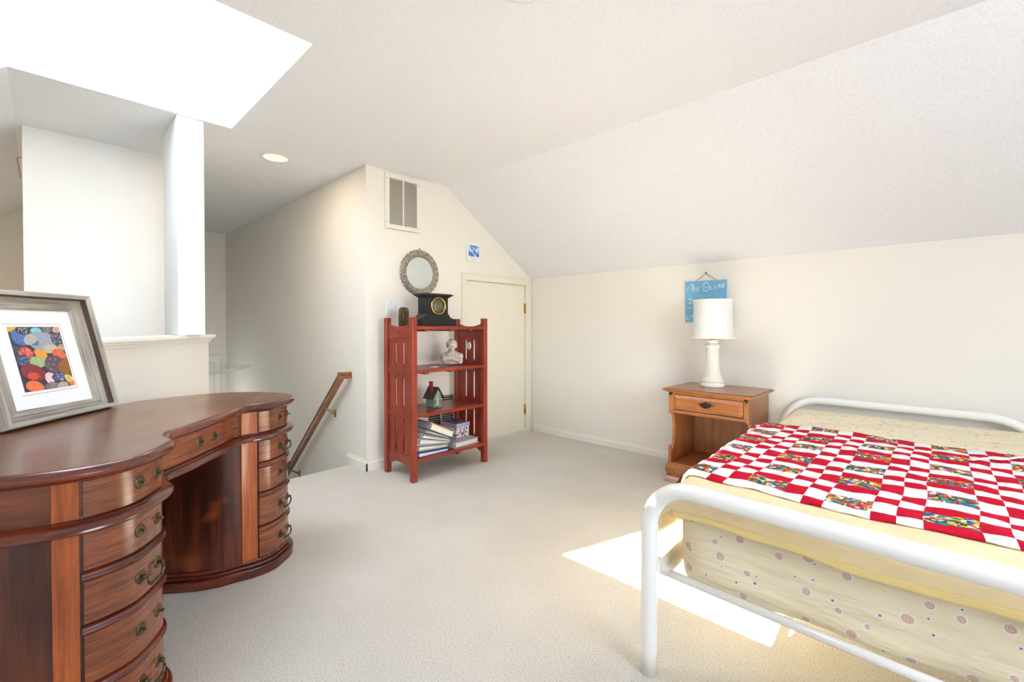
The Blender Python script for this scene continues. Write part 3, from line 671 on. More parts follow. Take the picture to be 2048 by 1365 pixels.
NRM = []
for k in range(NS):
    t_ = (OUT[(k+2) % NS]-OUT[k-2]).normalized(); NRM.append(Vector((-t_.y, t_.x)))
def op(k, off):      # outline point -> desk local xy (x = front, y = long)
    k = k % NS; k0 = int(math.floor(k)); f = k-k0; a = OUT[k0].lerp(OUT[(k0+1) % NS], f); n_ = NRM[k0].lerp(NRM[(k0+1) % NS], f).normalized()
    p = a+n_*off; return Vector((p.y, p.x))
def sweep(prof, ks, closed=False, mb=None, mi=0, caps=True):
    """prof: closed list of (offset, z)"""
    mb = mb or MB(); n = len(prof); vs = []; K = len(ks)
    for k in ks:
        for o_, z in prof: p = op(k, o_); vs.append((p.x, p.y, z))
    fs = []
    for i in range(K if closed else K-1):
        j2 = (i+1) % K
        for q in range(n): fs.append((i*n+q, i*n+(q+1) % n, j2*n+(q+1) % n, j2*n+q))
    mb.add(vs, fs, mi, False)
    if caps and not closed: mb.add(vs[:n], [list(range(n))[::-1]], mi); mb.add(vs[-n:], [list(range(n))], mi)
    return mb
def shade_smooth(o, ang=.6):
    for p in o.data.polygons: p.use_smooth = True
    bm = bmesh.new(); bm.from_mesh(o.data)
    for e in bm.edges:
        if len(e.link_faces) == 2 and e.calc_face_angle(0) > ang: e.smooth = False
    bm.to_mesh(o.data); bm.free(); return o
FULL = list(range(0, NS, 2))
# desktop: veneer field plus moulded edge
edge = [(-.055, .800), (-.018, .800), (-.010, .797), (-.002, .790), (.000, .783), (-.003, .776), (-.010, .772), (-.016, .764), (-.055, .762)]
dm = sweep(edge, FULL, True, mi=0)
top = MB(); ring = [op(k, -.0175) for k in FULL]
o = dm.build('desktop_moulding', 'mahogany_dark', desk); shade_smooth(o)
f = MB(); f.prism([(p.x, p.y) for p in ring], .765, .8006, 'z'); o = f.build('desktop', 'desktop', desk)
# frieze body
f = MB(); ring = [op(k, -.042) for k in FULL]; f.prism([(p.x, p.y) for p in ring], .645, .7649, 'z'); o = shade_smooth(f.build('frieze', 'mahogany', desk))
w_ = sweep([(-.05, .660), (-.024, .660), (-.010, .655), (-.004, .648), (-.005, .641), (-.013, .637), (-.012, .632), (-.020, .626), (-.05, .625)], FULL, True)
shade_smooth(w_.build('waist_moulding', 'mahogany_dark', desk))
# under board so one cannot look up through the frieze
f = MB(); f.prism([(p.x, p.y) for p in ring], .632, .6445, 'z'); f.build('under_board', 'mahogany_panel', desk)
def kf(k): return k            # far pedestal index on 480 ring
def side_idx(side, k): return k if side > 0 else (NS-k) % NS
for side in (1, -1):
    ks = [side_idx(side, k) for k in range(33, 206, 2)]
    # pedestal carcass
    outer = [op(k, -.045) for k in ks]
    inn = [Vector((y, x)) for x, y in ((.225, -.27), (.222, -.12), (.226, 0), (.232, .12), (.246, .20))]
    inn = [Vector((p.x, p.y*side)) for p in inn]
    poly = [(p.x, p.y) for p in outer]+[(p.x, p.y) for p in inn]
    f = MB(); f.prism(poly, .07, .6315, 'z'); shade_smooth(f.build('pedestal', 'mahogany_panel', desk))
    # plinth in two tiers
    plo = [op(k, -.012) for k in [side_idx(side, k) for k in range(36, 206, 2)]]
    pin = [(.196, -.28), (.19, -.12), (.192, 0), (.200, .12), (.224, .20), (.262, .262)]
    for (grow, z0, z1) in ((0, 0, .044), (-.012, .044, .058), (-.022, .058, .075)):
        po = [op(k, -.012+grow) for k in [side_idx(side, k) for k in range(36, 206, 2)]]
        pi_ = [Vector((y, (x-grow)*side)) for x, y in pin]
        if z0 == 0: mbp = MB()
        mbp.prism([(p.x, p.y) for p in po]+[(p.x, p.y) for p in pi_], z0, z1, 'z')
    o = mbp.build('plinth', 'mahogany_dark', desk, bevel=.004); shade_smooth(o, .5)
    # pilaster strips either side of the drawers
    for a, b in ((33.2, 39.6), (88.6, 96)):
        kk = [side_idx(side, a+(b-a)*i/5) for i in range(6)]
        for z0, z1 in ((.0755, .6245), (.6605, .7615)):
            shade_smooth(sweep([(-.05, z0), (-.0395, z0), (-.0385, z0+.001), (-.0385, z1-.001), (-.0395, z1), (-.05, z1)], kk).build('pilaster', 'pilaster', desk))
    # mouldings between drawers
    kk = [side_idx(side, 40.2+(88-40.2)*i/30) for i in range(31)]
    for zb, zt in ((.498, .521), (.358, .381), (.200, .223)):
        pr_ = [(-.05, zt), (-.036, zt), (-.028, zt-.003), (-.025, zt-.008), (-.029, zt-.012), (-.026, zb+.006), (-.030, zb+.001), (-.05, zb)]
        shade_smooth(sweep(pr_, kk).build('drawer_moulding', 'mahogany_dark', desk))
    rows = [(.6615, .7605, 'knob'), (.5225, .6235, 'knob' if side < 0 else 'bail'), (.3825, .4965, 'bail'), (.2245, .3565, 'knob' if side < 0 else 'bail'), (.0765, .1985, 'bail')]
    for ri, (z0, z1, hw_) in enumerate(rows):
        dk = [side_idx(side, 40.6+(87.4-40.6)*i/30) for i in range(31)]
        dw = shade_smooth(sweep([(-.05, z0), (-.0375, z0), (-.0345, z0+.003), (-.0345, z1-.003), (-.0375, z1), (-.05, z1)], dk).build('drawer', 'mahogany_drawer', desk))
        zc = (z0+z1)/2+.004
        # fittings: positions along the drawer front
        spots = (58.8, 70.2) if side > 0 else (55.4, 67)
        frames = []
        for sp_ in spots:
            k = side_idx(side, sp_); p = op(k, -.0345); p2 = op(k, -.02); nx = (p2-p).normalized()
            X = Vector((nx.x, nx.y, 0)); Z = Vector((0, 0, 1)); Y = Z.cross(X)
            MM = Matrix((X, Y, Z)).transposed().to_4x4(); MM.translation = (p.x, p.y, zc); frames.append(MM)
        RY = R(PI/2, 'Y')
        rose = [(0, .0035), (.007, .0032), (.0105, .0018), (.014, .0026), (.0175, .0016), (.018, 0)]
        for MM in frames:
            q = MB(); q.lathe(rose, 20, mat=MM @ RY)
            if hw_ == 'knob':
                q.lathe([(0, .016), (.0038, .0155), (.0052, .0135), (.0045, .0105), (.0024, .009), (.0024, .003)], 12, mat=MM @ RY); q.build('knob', 'bronze', dw, label='bronze knob on a round rosette')
            else:
                q.lathe([(0, .017), (.005, .016), (.0065, .012), (.005, .006), (.0045, .002)], 12, mat=MM @ RY); q.build('rosette', 'bronze', dw)
        if hw_ == 'bail':
            A, B_ = frames[0], frames[1]
            upf = (side > 0 and ri == 2)
            sgn = 1 if upf else -1
            pa = A @ Vector((.013, 0, 0)); pb = B_ @ Vector((.013, 0, 0))
            mid = (pa+pb)/2; nx = ((A.to_3x3() @ Vector((1, 0, 0)))+(B_.to_3x3() @ Vector((1, 0, 0)))).normalized(); tt = (pb-pa).normalized()
            Wd = (pb-pa).length
            pts = [pa, pa+tt*.009+nx*.006+Vector((0, 0, sgn*.003)), pa+tt*.006+nx*.006+Vector((0, 0, sgn*.016)), pa+tt*Wd*.22+nx*.005+Vector((0, 0, sgn*.031)), mid+nx*.009+Vector((0, 0, sgn*.027)),
                   pb-tt*Wd*.22+nx*.005+Vector((0, 0, sgn*.031)), pb-tt*.006+nx*.006+Vector((0, 0, sgn*.016)), pb-tt*.009+nx*.006+Vector((0, 0, sgn*.003)), pb]
            sm = smooth_path(pts, 5); N_ = len(sm)
            q = MB(); q.tube(sm, [.0026+.0016*math.sin(PI*i/(N_-1)) for i in range(N_)], 10); q.build('bail_handle', 'bronze', dw, label='curved bronze bail handle')
# centre drawer of the frieze
dk = [-31.5+63*i/24 for i in range(25)]
dw = shade_smooth(sweep([(-.05, .6615), (-.0385, .6615), (-.0365, .664), (-.0365, .758), (-.0385, .7605), (-.05, .7605)], dk).build('drawer', 'mahogany_drawer', desk))
for k in (-3.2, 8.5):
    p = op(k, -.0365); MM = T(p.x, p.y, .712)
    q = MB(); q.lathe(rose, 20, mat=MM @ R(PI/2, 'Y')); q.lathe([(0, .016), (.0038, .0155), (.0052, .0135), (.0045, .0105), (.0024, .009), (.0024, .003)], 12, mat=MM @ R(PI/2, 'Y'))
    q.build('knob', 'bronze', dw, label='bronze knob on a round rosette')
# kneehole back panel
f = MB(); f.box(-.292, -.277, -.235, .235, .10, .6315); f.build('kneehole_panel', 'mahogany_panel', desk)

# ------------------------------------------------------------------ leaning picture
Rp = Vector((-2.642, .232, .811)); Lp = Vector((-2.242, -.087, .811)); dd = (Lp-Rp).normalized(); nn = Vector((.624, .782, 0))
th = math.radians(13.5); U = Vector((0, 0, 1))*math.cos(th)-nn*math.sin(th); F = nn*math.cos(th)+Vector((0, 0, 1))*math.sin(th)
# local x = towards the right side of the picture (-dd), y = up the picture, z = towards viewer
W_, Hh = .512, .492
pic = bpy.data.objects.new('leaning_picture', None); COL.objects.link(pic)
MMp = Matrix((-dd, U, F)).transposed().to_4x4(); MMp.translation = Lp-F*.0
pic.matrix_world = MMp
pic['label'] = 'large weathered grey frame with a photo of coloured stones leaning back on the desk'; pic['category'] = 'picture'
fw = .096
def frame_rail(p0, p1, p2, p3, name, mat):
    """mitred rail between outer edge p0-p1 and inner edge p3-p2 (each 2D); stepped section with a raised outer strip, a recess and a sloping inner board"""
    mb = MB()
    def lp(a, b, t): return (a[0]+(b[0]-a[0])*t, a[1]+(b[1]-a[1])*t)
    sec = [(0, -.040), (0, .0), (.02, .004), (.27, .004), (.29, .002), (.30, -.020), (.32, -.021), (.56, -.019), (.60, -.022), (.66, -.019), (.96, -.021), (1, -.024), (1, -.030), (.9, -.040)]
    vs = []
    for A, B_ in ((p0, p3), (p1, p2)):
        for t_, z in sec: q_ = lp(A, B_, t_); vs.append((q_[0], q_[1], z))
    n = len(sec)
    for i in range(n):
        j2 = (i+1) % n; mi = 1 if i == 4 else 0
        mb.add([vs[i], vs[j2], vs[n+j2], vs[n+i]], [(0, 1, 2, 3)], mi)
    mb.add(vs, [list(range(n)), list(range(n, 2*n))], 0)
    return mb.build(name, [mat, 'brown_lip'], pic)
O4 = [(0, 0), (W_, 0), (W_, Hh), (0, Hh)]; I4 = [(fw, .052), (W_-fw, .052), (W_-fw, .426), (fw, .426)]
I4 = [(.082, .058), (W_-.092, .05), (W_-.098, .426), (.082, .426)]
for i in range(4):
    frame_rail(O4[i], O4[(i+1) % 4], I4[(i+1) % 4], I4[i], 'frame_rail', 'grey_wood' if i % 2 == 0 else 'grey_wood_v')
MB().box(.06, W_-.06, .04, .44, -.036, -.028).build('mat_board', 'mat_board', pic)
ax0, ax1, ay0, ay1 = .130, .352, .115, .364
q = MB()
for a, b, c, e in ((ax0-.008, ax1+.007, ay1+.008, ay1+.0092), (ax1+.0065, ax1+.0078, ay0-.008, ay1+.009), (ax0-.008, ax1+.007, ay0-.009, ay0-.0078)): q.box(a, b, c, e, -.028, -.0277)
q.build('mat_bevel_line', 'ink', pic)
# stones print: flat printed shapes in thin layers
stones = [  # x, y (0..1 from top left), rx, ry, angle, colour, speckle
 (.5, .5, 2, 2, 0, (66, 60, 70), None), (.07, .03, .10, .05, 0, (236, 158, 48), None), (.20, .17, .20, .12, -.35, (76, 108, 164), (120, 150, 200)), (.27, .05, .13, .08, .1, (62, 60, 66), (214, 208, 196)),
 (.52, .06, .11, .055, 0, (112, 182, 206), (150, 208, 222)), (.74, .04, .10, .07, .1, (112, 98, 104), (160, 146, 150)), (.93, .05, .09, .06, .2, (190, 152, 122), None),
 (.58, .24, .30, .18, .05, (146, 156, 168), (178, 180, 176)), (.44, .26, .07, .045, .4, (96, 108, 128), None), (.36, .2, .13, .09, .3, (170, 168, 162), None), (.88, .2, .13, .11, .8, (72, 78, 98), (206, 208, 210)), (.06, .35, .12, .08, .2, (66, 66, 82), (110, 110, 126)),
 (.70, .36, .15, .08, .1, (182, 170, 138), (212, 204, 176)), (.93, .36, .10, .07, .5, (150, 130, 96), (220, 206, 170)), (.20, .42, .16, .10, .25, (196, 76, 66), (238, 200, 196)), (.48, .44, .13, .075, -.3, (240, 146, 50), (246, 176, 92)),
 (.85, .46, .17, .075, -.3, (212, 98, 66), (226, 132, 98)), (.12, .52, .15, .09, 0, (58, 76, 106), (158, 172, 192)), (.40, .56, .18, .10, -.15, (150, 172, 118), (192, 204, 178)), (.82, .58, .07, .06, .3, (120, 98, 158), None), (.68, .62, .20, .16, .2, (96, 78, 92), (186, 172, 184)),
 (.93, .68, .18, .15, .5, (142, 92, 46), (178, 126, 66)), (.25, .72, .27, .13, -.25, (130, 54, 60), (176, 82, 70)), (.22, .77, .11, .06, -.2, (204, 78, 58), None), (.53, .83, .10, .10, .6, (232, 212, 216), (206, 100, 124)), (.72, .84, .15, .09, .05, (66, 76, 116), (226, 230, 240)),
 (.91, .88, .10, .07, -.6, (216, 196, 112), (226, 128, 60)), (.20, .93, .19, .085, -.2, (226, 112, 66), (240, 160, 120)), (.52, .95, .14, .06, .1, (110, 112, 122), (182, 160, 120)), (.74, .97, .13, .06, .1, (170, 150, 132), (214, 196, 176)), (.97, .97, .08, .05, 0, (224, 130, 70), None)]
pm = MB(); pmats = []; layer = 0
def clampxy(x, y): return (min(max(x, ax0+.005), ax1-.002), min(max(y, ay0+.003), ay1-.003))
for (sx, sy, rx, ry, an, c, sp_) in stones:
    layer += 1; z = -.0276+layer*.00006
    X0 = ax0+.005+(ax1-ax0-.007)*sx; Y0 = ay1-.003-(ay1-ay0-.006)*sy; wx = (ax1-ax0)*rx*.92; wy = (ay1-ay0)*ry*.92
    name = 'print_%d_%d_%d' % c; pmats.append(flat(name, c)); mi = len(pmats)-1
    n_ = 22; ph = random.random()*6; poly = []
    for k in range(n_):
        a = 2*PI*k/n_; r_ = 1+.07*math.sin(2*a+ph)+.05*math.sin(3*a+ph*2)
        x = wx*math.cos(a)*r_; y = wy*math.sin(a)*r_; poly.append(clampxy(X0+x*math.cos(an)-y*math.sin(an), Y0+x*math.sin(an)+y*math.cos(an)))
    pm.add([(x, y, z) for x, y in poly], [list(range(n_))], mi)
    if sp_:
        pmats.append(flat('print_%d_%d_%d' % sp_, sp_)); mi = len(pmats)-1
        for k in range(26):
            a = random.random()*2*PI; r_ = math.sqrt(random.random())*.82; x = wx*math.cos(a)*r_; y = wy*math.sin(a)*r_
            cx_, cy_ = X0+x*math.cos(an)-y*math.sin(an), Y0+x*math.sin(an)+y*math.cos(an)
            if not (ax0+.006 < cx_ < ax1-.004 and ay0+.004 < cy_ < ay1-.004): continue
            aa = random.random()*PI; l1 = .0035*random.uniform(.5, 1.3); l2 = .0011
            pm.add([(cx_+l1*math.cos(aa)*u-l2*math.sin(aa)*v, cy_+l1*math.sin(aa)*u+l2*math.cos(aa)*v, z+.00003) for u, v in ((-1, 0), (0, -1), (1, 0), (0, 1))], [(0, 1, 2, 3)], mi)
MB().box(ax0, ax1, ay0, ay1, -.028, -.0276).build('photo_border', 'mat_board', pic)
def keep_up(mb, name):
    me = bpy.data.meshes.new(name); me.from_pydata(mb.v, [], mb.f)
    for m_ in pmats: me.materials.append(m_)
    for p_, mi in zip(me.polygons, mb.m): p_.material_index = mi
    o = bpy.data.objects.new(name, me); COL.objects.link(o); o.parent = pic; return o
keep_up(pm, 'stone_photo')

# ------------------------------------------------------------------ red bookcase
BX0, BX1, BY0, BY1 = -3.20, -2.80, 1.87, 2.62; BH = 1.222
bc = thing('bookcase', 'red-stained open wooden bookcase with slatted sides beside the low door', 'bookcase', ((BX0+BX1)/2, (BY0+BY1)/2, 0))
def bl(mb_): return mb_
LB = Matrix.Translation((-(BX0+BX1)/2, -(BY0+BY1)/2, 0)); ps = .042
for x in (BX0, BX1-ps):
    for y in (BY0, BY1-ps): MB().box(x, x+ps, y, y+ps, 0, BH, mat=LB).build('post', 'red_wood', bc, bevel=.003)
shz = [1.155, .83, .50, .17]
for z in shz:
    for i in range(4):
        xa = BX0+.012+(BX1-BX0-.018)*i/4; xb = BX0+.012+(BX1-BX0-.018)*(i+1)/4-.003
        if i == 3: xb = BX1+.001
        MB().box(xa, xb, BY0+ps+.001, BY1-ps-.001, z-.024, z, mat=LB).build('shelf_board', 'red_wood_shelf', bc, bevel=.002)
    for y in (BY0+ps+.09, BY1-ps-.13, (BY0+BY1)/2):
        MB().box(BX0+.03, BX1-.03, y, y+.035, z-.038, z-.0245, mat=LB).build('shelf_batten', 'red_wood', bc)
for side in (0, 1):
    y0 = BY0+.010 if side == 0 else BY1-.032; y1 = y0+.022
    # top rail, concave
    n_ = 14; xa, xb = BX0+ps, BX1-ps
    poly = [(xa, 1.065), (xb, 1.065)]+[(xb-(xb-xa)*k/n_, 1.178-.026*math.sin(PI*k/n_)) for k in range(n_+1)]
    MB().prism(poly, y0, y1, 'y', mat=LB).build('top_rail', 'red_wood_shelf', bc, bevel=.002)
    poly = [(xa, .185), (xb, .185)]+[(xb-(xb-xa)*k/n_, .075+.045*math.sin(PI*k/n_)) for k in range(n_+1)]
    MB().prism(poly[:2]+poly[2:], y0, y1, 'y', mat=LB).build('bottom_rail', 'red_wood_shelf', bc, bevel=.002)
    for z in (.795, .465):
        MB().box(xa, xb, y0, y1, z, z+.04, mat=LB).build('side_rail', 'red_wood_shelf', bc, bevel=.002)
    yy0 = y0+(.005 if side else .004); 
    for k in range(3):
        cxm = xa+(xb-xa)*(k+.5)/3; wmax = (xb-xa)/6-.0008; wmin = wmax-.011
        prof = []
        segs = [(.185, .465), (.505, .795), (.835, 1.065)]
        zz = [.15]; ww = [wmax]
        for a, b in segs:
            for q_ in range(17):
                z = a+(b-a)*q_/16; e = min(1, max(0, min((z-a-.012)/.03, (b-z-.012)/.03))); zz.append(z); ww.append(wmax-(wmax-wmin)*e)
        zz.append(1.08); ww.append(wmax)
        poly = [(cxm-w2, z) for z, w2 in zip(zz, ww)]+[(cxm+w2, z) for z, w2 in list(zip(zz, ww))[::-1]]
        MB().prism(poly, yy0+.002, yy0+.012, 'y', mat=LB).build('slat', 'red_wood', bc)
    for z in (1.11, .815, .485, .13):
        yb = (y0-.0008 if side == 0 else y0-.0008)
        MB().lathe([(0, .002), (.006, .0012), (.007, 0)], 12, mat=LB @ T((xa+xb)/2, y0, z) @ R(PI/2, 'X')).build('peg', 'dark' if z in (1.11, .13) else 'red_wood', bc)

# ---- objects on the bookcase
def rblob(parts, name, mat, parent=None, voxel=.004, smooth=2, loc=(0, 0, 0), scale=1):
    """blend spheres/ellipsoids/capsules into one continuous surface: parts = (centre, radii, rot)"""
    bm = bmesh.new()
    for c, r, rot in parts:
        mt = Matrix.Translation(c) @ Matrix.Rotation(rot[0], 4, 'X') @ Matrix.Rotation(rot[1], 4, 'Y') @ Matrix.Rotation(rot[2], 4, 'Z') @ Matrix.Diagonal((*r, 1))
        bmesh.ops.create_icosphere(bm, subdivisions=3, radius=1, matrix=mt)
    me = bpy.data.meshes.new(name); bm.to_mesh(me); bm.free(); me.materials.append(MT[mat])
    o = bpy.data.objects.new(name, me); COL.objects.link(o); o.location = loc; o.scale = (scale,)*3
    md = o.modifiers.new('r', 'REMESH'); md.mode = 'VOXEL'; md.voxel_size = voxel; md.use_smooth_shade = True
    md = o.modifiers.new('s', 'SMOOTH'); md.factor = .5; md.iterations = smooth
    if parent: o.parent = parent
    return o
# black mantel clock: front faces +x
ck = thing('mantel_clock', 'black antique mantel clock with a brass-rimmed dial on top of the bookcase', 'clock', (-2.96, 2.182, 1.156))
cw = MB(); 
cw.box(-.09, .065, -.152, .178, 0, .058); cw.build('clock_base', 'black_slate', ck, bevel=.003)
cw = MB()
def frust(mb_, x0, x1, y0, y1, z0, X0, X1, Y0, Y1, z1, mi=0):
    vs = [(x0, y0, z0), (x1, y0, z0), (x1, y1, z0), (x0, y1, z0), (X0, Y0, z1), (X1, Y0, z1), (X1, Y1, z1), (X0, Y1, z1)]
    mb_.add(vs, [(0, 3, 2, 1), (4, 5, 6, 7), (0, 1, 5, 4), (1, 2, 6, 5), (2, 3, 7, 6), (3, 0, 4, 7)], mi)
frust(cw, -.088, .060, -.150, .158, .058, -.080, .048, -.128, .128, .072)
frust(cw, -.080, .048, -.128, .128, .072, -.076, .040, -.106, .118, .098)
cw.build('clock_plinth', 'black_slate', ck, bevel=.002)
cw = MB(); cw.box(-.075, .038, -.094, .106, .098, .226)
cw.box(-.070, .030, -.106, -.055, .098, .226); cw.box(-.070, .030, .055, .118, .098, .226)
cw.build('clock_body', 'black_slate', ck, bevel=.002)
cw = MB(); frust(cw, -.076, .038, -.100, .112, .226, -.086, .056, -.132, .142, .246); cw.box(-.09, .062, -.138, .150, .246, .254); frust(cw, -.09, .062, -.138, .150, .254, -.07, .045, -.12, .13, .262)
cw.build('clock_cornice', 'black_slate', ck, bevel=.002)
MD = T(.038, .010, .162) @ R(PI/2, 'Y') @ Matrix.Scale(1.12, 4)
MB().lathe([(.052, .004), (.053, .009), (.058, .013), (.064, .011), (.066, .004), (.066, 0)], 48, mat=MD).build('bezel', 'brass', ck, label='brass bezel')
MB().lathe([(0, .0035), (.052, .0035), (.0525, 0)], 48, mat=MD).build('dial', 'clock_dial', ck)
q = MB(); q.lathe([(.0225, .0037), (.0235, .005), (.026, .005), (.0265, .0037)], 40, mat=MD)
for k in range(12):
    a = PI*k/6; q.box(-.0008, .0008, .034, .045, .0036, .0044, mat=MD @ R(a, 'Z'))
    q.box(-.0008, .0008, .034, .045, .0036, .0044, mat=MD @ R(a+.05, 'Z'))
q.build('hour_ring', 'brass_dull', ck)
q = MB(); q.box(-.0012, .0012, -.006, .026, .006, .0068, mat=MD @ R(2.2, 'Z')); q.box(-.0009, .0009, -.006, .036, .007, .0078, mat=MD @ R(-2.0, 'Z')); q.lathe([(0, .0085), (.003, .008), (.003, .004)], 12, mat=MD); q.build('clock_hands', 'brass', ck)
# two bronze bookends
def bookend(label, loc, rz):
    t = thing('bronze_bookend', label, 'bookend', loc, rz, 'pair of bronze relief bookends')
    n_ = 16; w2 = .042
    poly = [(-w2, .006)]+[(w2, .006)]+[(w2*math.copysign(abs(math.cos(PI*k/n_))**.6, math.cos(PI*k/n_)), .112+.04*math.sin(PI*k/n_)**.8) for k in range(n_+1)]
    MB().prism(poly, -.005, .004, 'x').build('plaque', 'bronze_dark', t, bevel=.002)
    q = MB(); q.box(-.006, .05, -.045, .045, 0, .007); q.build('foot', 'bronze_dark', t, bevel=.002)
    P = [((.006, 0, .128), (.007, .008, .010), (0, 0, 0)), ((.006, .001, .098), (.008, .013, .024), (0, 0, 0)), ((.006, -.010, .095), (.006, .006, .024), (.25, 0, 0)), ((.006, .014, .098), (.006, .006, .022), (-.35, 0, 0)),
         ((.006, 0, .062), (.009, .015, .030), (0, 0, 0)), ((.006, -.007, .03), (.007, .007, .024), (0, 0, 0)), ((.006, .009, .03), (.007, .007, .024), (0, 0, 0)), ((.004, -.026, .05), (.004, .006, .03), (.1, 0, 0)), ((.004, .027, .05), (.004, .006, .032), (-.1, 0, 0)), ((.004, 0, .012), (.006, .034, .006), (0, 0, 0))]
    rblob(P, 'relief_figure', 'bronze_dark', t, .0025, 1)
    return t
bookend('bronze arched bookend with a relief figure on top of the bookcase beside the clock', (-3.10, 1.99, 1.156), math.radians(-12))
bookend('bronze arched bookend half hidden behind the post on the second shelf', (-3.02, 1.985, .831), math.radians(60))
# stone bust
bust = thing('child_bust', 'small weathered stone bust of a child with folded arms on the second shelf', 'bust', (-2.99, 2.385, .831), math.radians(-38))
Z0 = (0, 0, 0)
P = [((0, 0, .018), (.058, .078, .020), Z0), ((-.004, 0, .052), (.052, .092, .040), Z0), ((-.006, 0, .086), (.042, .070, .034), Z0), ((0, 0, .112), (.027, .030, .024), Z0),
     ((0, 0, .166), (.044, .040, .048), Z0), ((.020, 0, .148), (.028, .030, .030), Z0), ((.042, 0, .128), (.011, .012, .009), Z0), ((.049, 0, .152), (.008, .007, .012), (0, .3, 0)), ((.045, 0, .138), (.007, .011, .004), Z0),
     ((.034, -.020, .148), (.013, .012, .014), Z0), ((.034, .020, .148), (.013, .012, .014), Z0), ((.040, 0, .174), (.007, .026, .006), Z0),
     ((0, -.041, .156), (.009, .005, .013), Z0), ((0, .041, .156), (.009, .005, .013), Z0),
     ((.004, -.066, .066), (.034, .030, .036), (.5, 0, 0)), ((.004, .066, .066), (.034, .030, .036), (-.5, 0, 0)), ((.024, -.072, .048), (.026, .020, .026), (0, 0, 0)), ((.024, .074, .044), (.026, .020, .026), (0, 0, 0)), ((-.002, 0, .080), (.040, .084, .026), (0, 0, 0)),
     ((.044, -.034, .058), (.020, .058, .020), (.30, 0, 0)), ((.046, .034, .044), (.020, .060, .018), (-.32, 0, 0)), ((.054, .070, .024), (.016, .020, .015), Z0), ((.052, -.06, .070), (.014, .018, .012), Z0),
     ((.026, -.024, .100), (.024, .050, .009), (.55, .5, 0)), ((.026, .026, .098), (.024, .050, .009), (-.55, .5, 0))]
for k in range(6): P.append(((.060, -.06+.022*k, .066-.005*k), (.006, .005, .020), (.6, 0, 0)))
for k in range(34):
    a = random.uniform(0, 2*PI); e = random.uniform(.1, 1.35); c_ = Vector((math.cos(a)*math.cos(e)*.041, math.sin(a)*math.cos(e)*.038, .168+math.sin(e)*.043))
    if c_.x > .022 and c_.z < .190: continue
    P.append((tuple(c_), (.010, .010, .009), Z0))
rblob(P, 'bust_figure', 'stone', bust, .0028, 2)
# white disc on the shelf and oval badge on the slat
q = MB(); q.lathe([(0, .003), (.034, .003), (.037, .0005), (.037, 0)], 32); o = q.build('white_coaster', 'plastic'); o.location = (-2.935, 2.165, .831); tag(o, 'flat white disc lying on the second shelf left of the bust', 'coaster')
t = thing('oval_badge', 'small white oval dial fixed to the inside of the right bookcase slats', 'dial', (-3.0, 2.5875, .985))
q = MB(); q.lathe([(0, .007), (.024, .007), (.028, .004), (.0285, 0)], 32, mat=R(PI/2, 'X') @ Matrix.Diagonal((1, 1.22, 1, 1))); q.build('badge_face', 'plastic', t)
q = MB(); q.box(-.0015, .0015, -.0078, -.007, -.008, .012, mat=R(.3, 'Y')); q.box(-.0012, .0012, -.0078, -.007, -.002, .012, mat=R(1.4, 'Y')); q.build('badge_needle', 'dark', t)
# little painted house
ho = thing('toy_house', 'small mint green wooden house with a brown roof on the third shelf', 'ornament', (-3.0, 2.205, .501), math.radians(8))
MB().prism([(-.040, .0), (.040, 0), (.040, .095), (0, .152), (-.040, .095)], -.045, .045, 'x').build('house_body', 'green_paint', ho, bevel=.001)
for sgn in (-1, 1):
    A = [(0, .162), (sgn*.062, .074), (sgn*.062, .068), (0, .154)]
    MB().prism(A, -.060, .060, 'x').build('roof_panel', 'brown_roof', ho)
MB().box(-.020, .006, -.030, -.010, .120, .205).build('chimney', 'red_chimney', ho, bevel=.001)
MB().box(-.022, .008, -.032, -.008, .200, .206).build('chimney_cap', 'red_chimney', ho)
MB().prism([(-.013, .012), (.013, .012), (.013, .07), (.008, .082), (0, .086), (-.008, .082), (-.013, .07)], .0451, .048, 'x').build('door', 'pink_paint', ho)
q = MB()
for s_ in (-1, 1): q.prism([(s_*.017, .012), (s_*.026, .012), (s_*.026, .088), (s_*.017, .084)], .0451, .0475, 'x')
q.build('door_trim', 'green_paint', ho)
MB().box(.045, .075, -.026, .026, 0, .010).build('door_step', 'green_paint', ho, bevel=.002)
for s_ in (-1, 1): MB().box(.0451, .047, s_*.028-.005, s_*.028+.005, .03, .06).build('window', 'dark', ho)

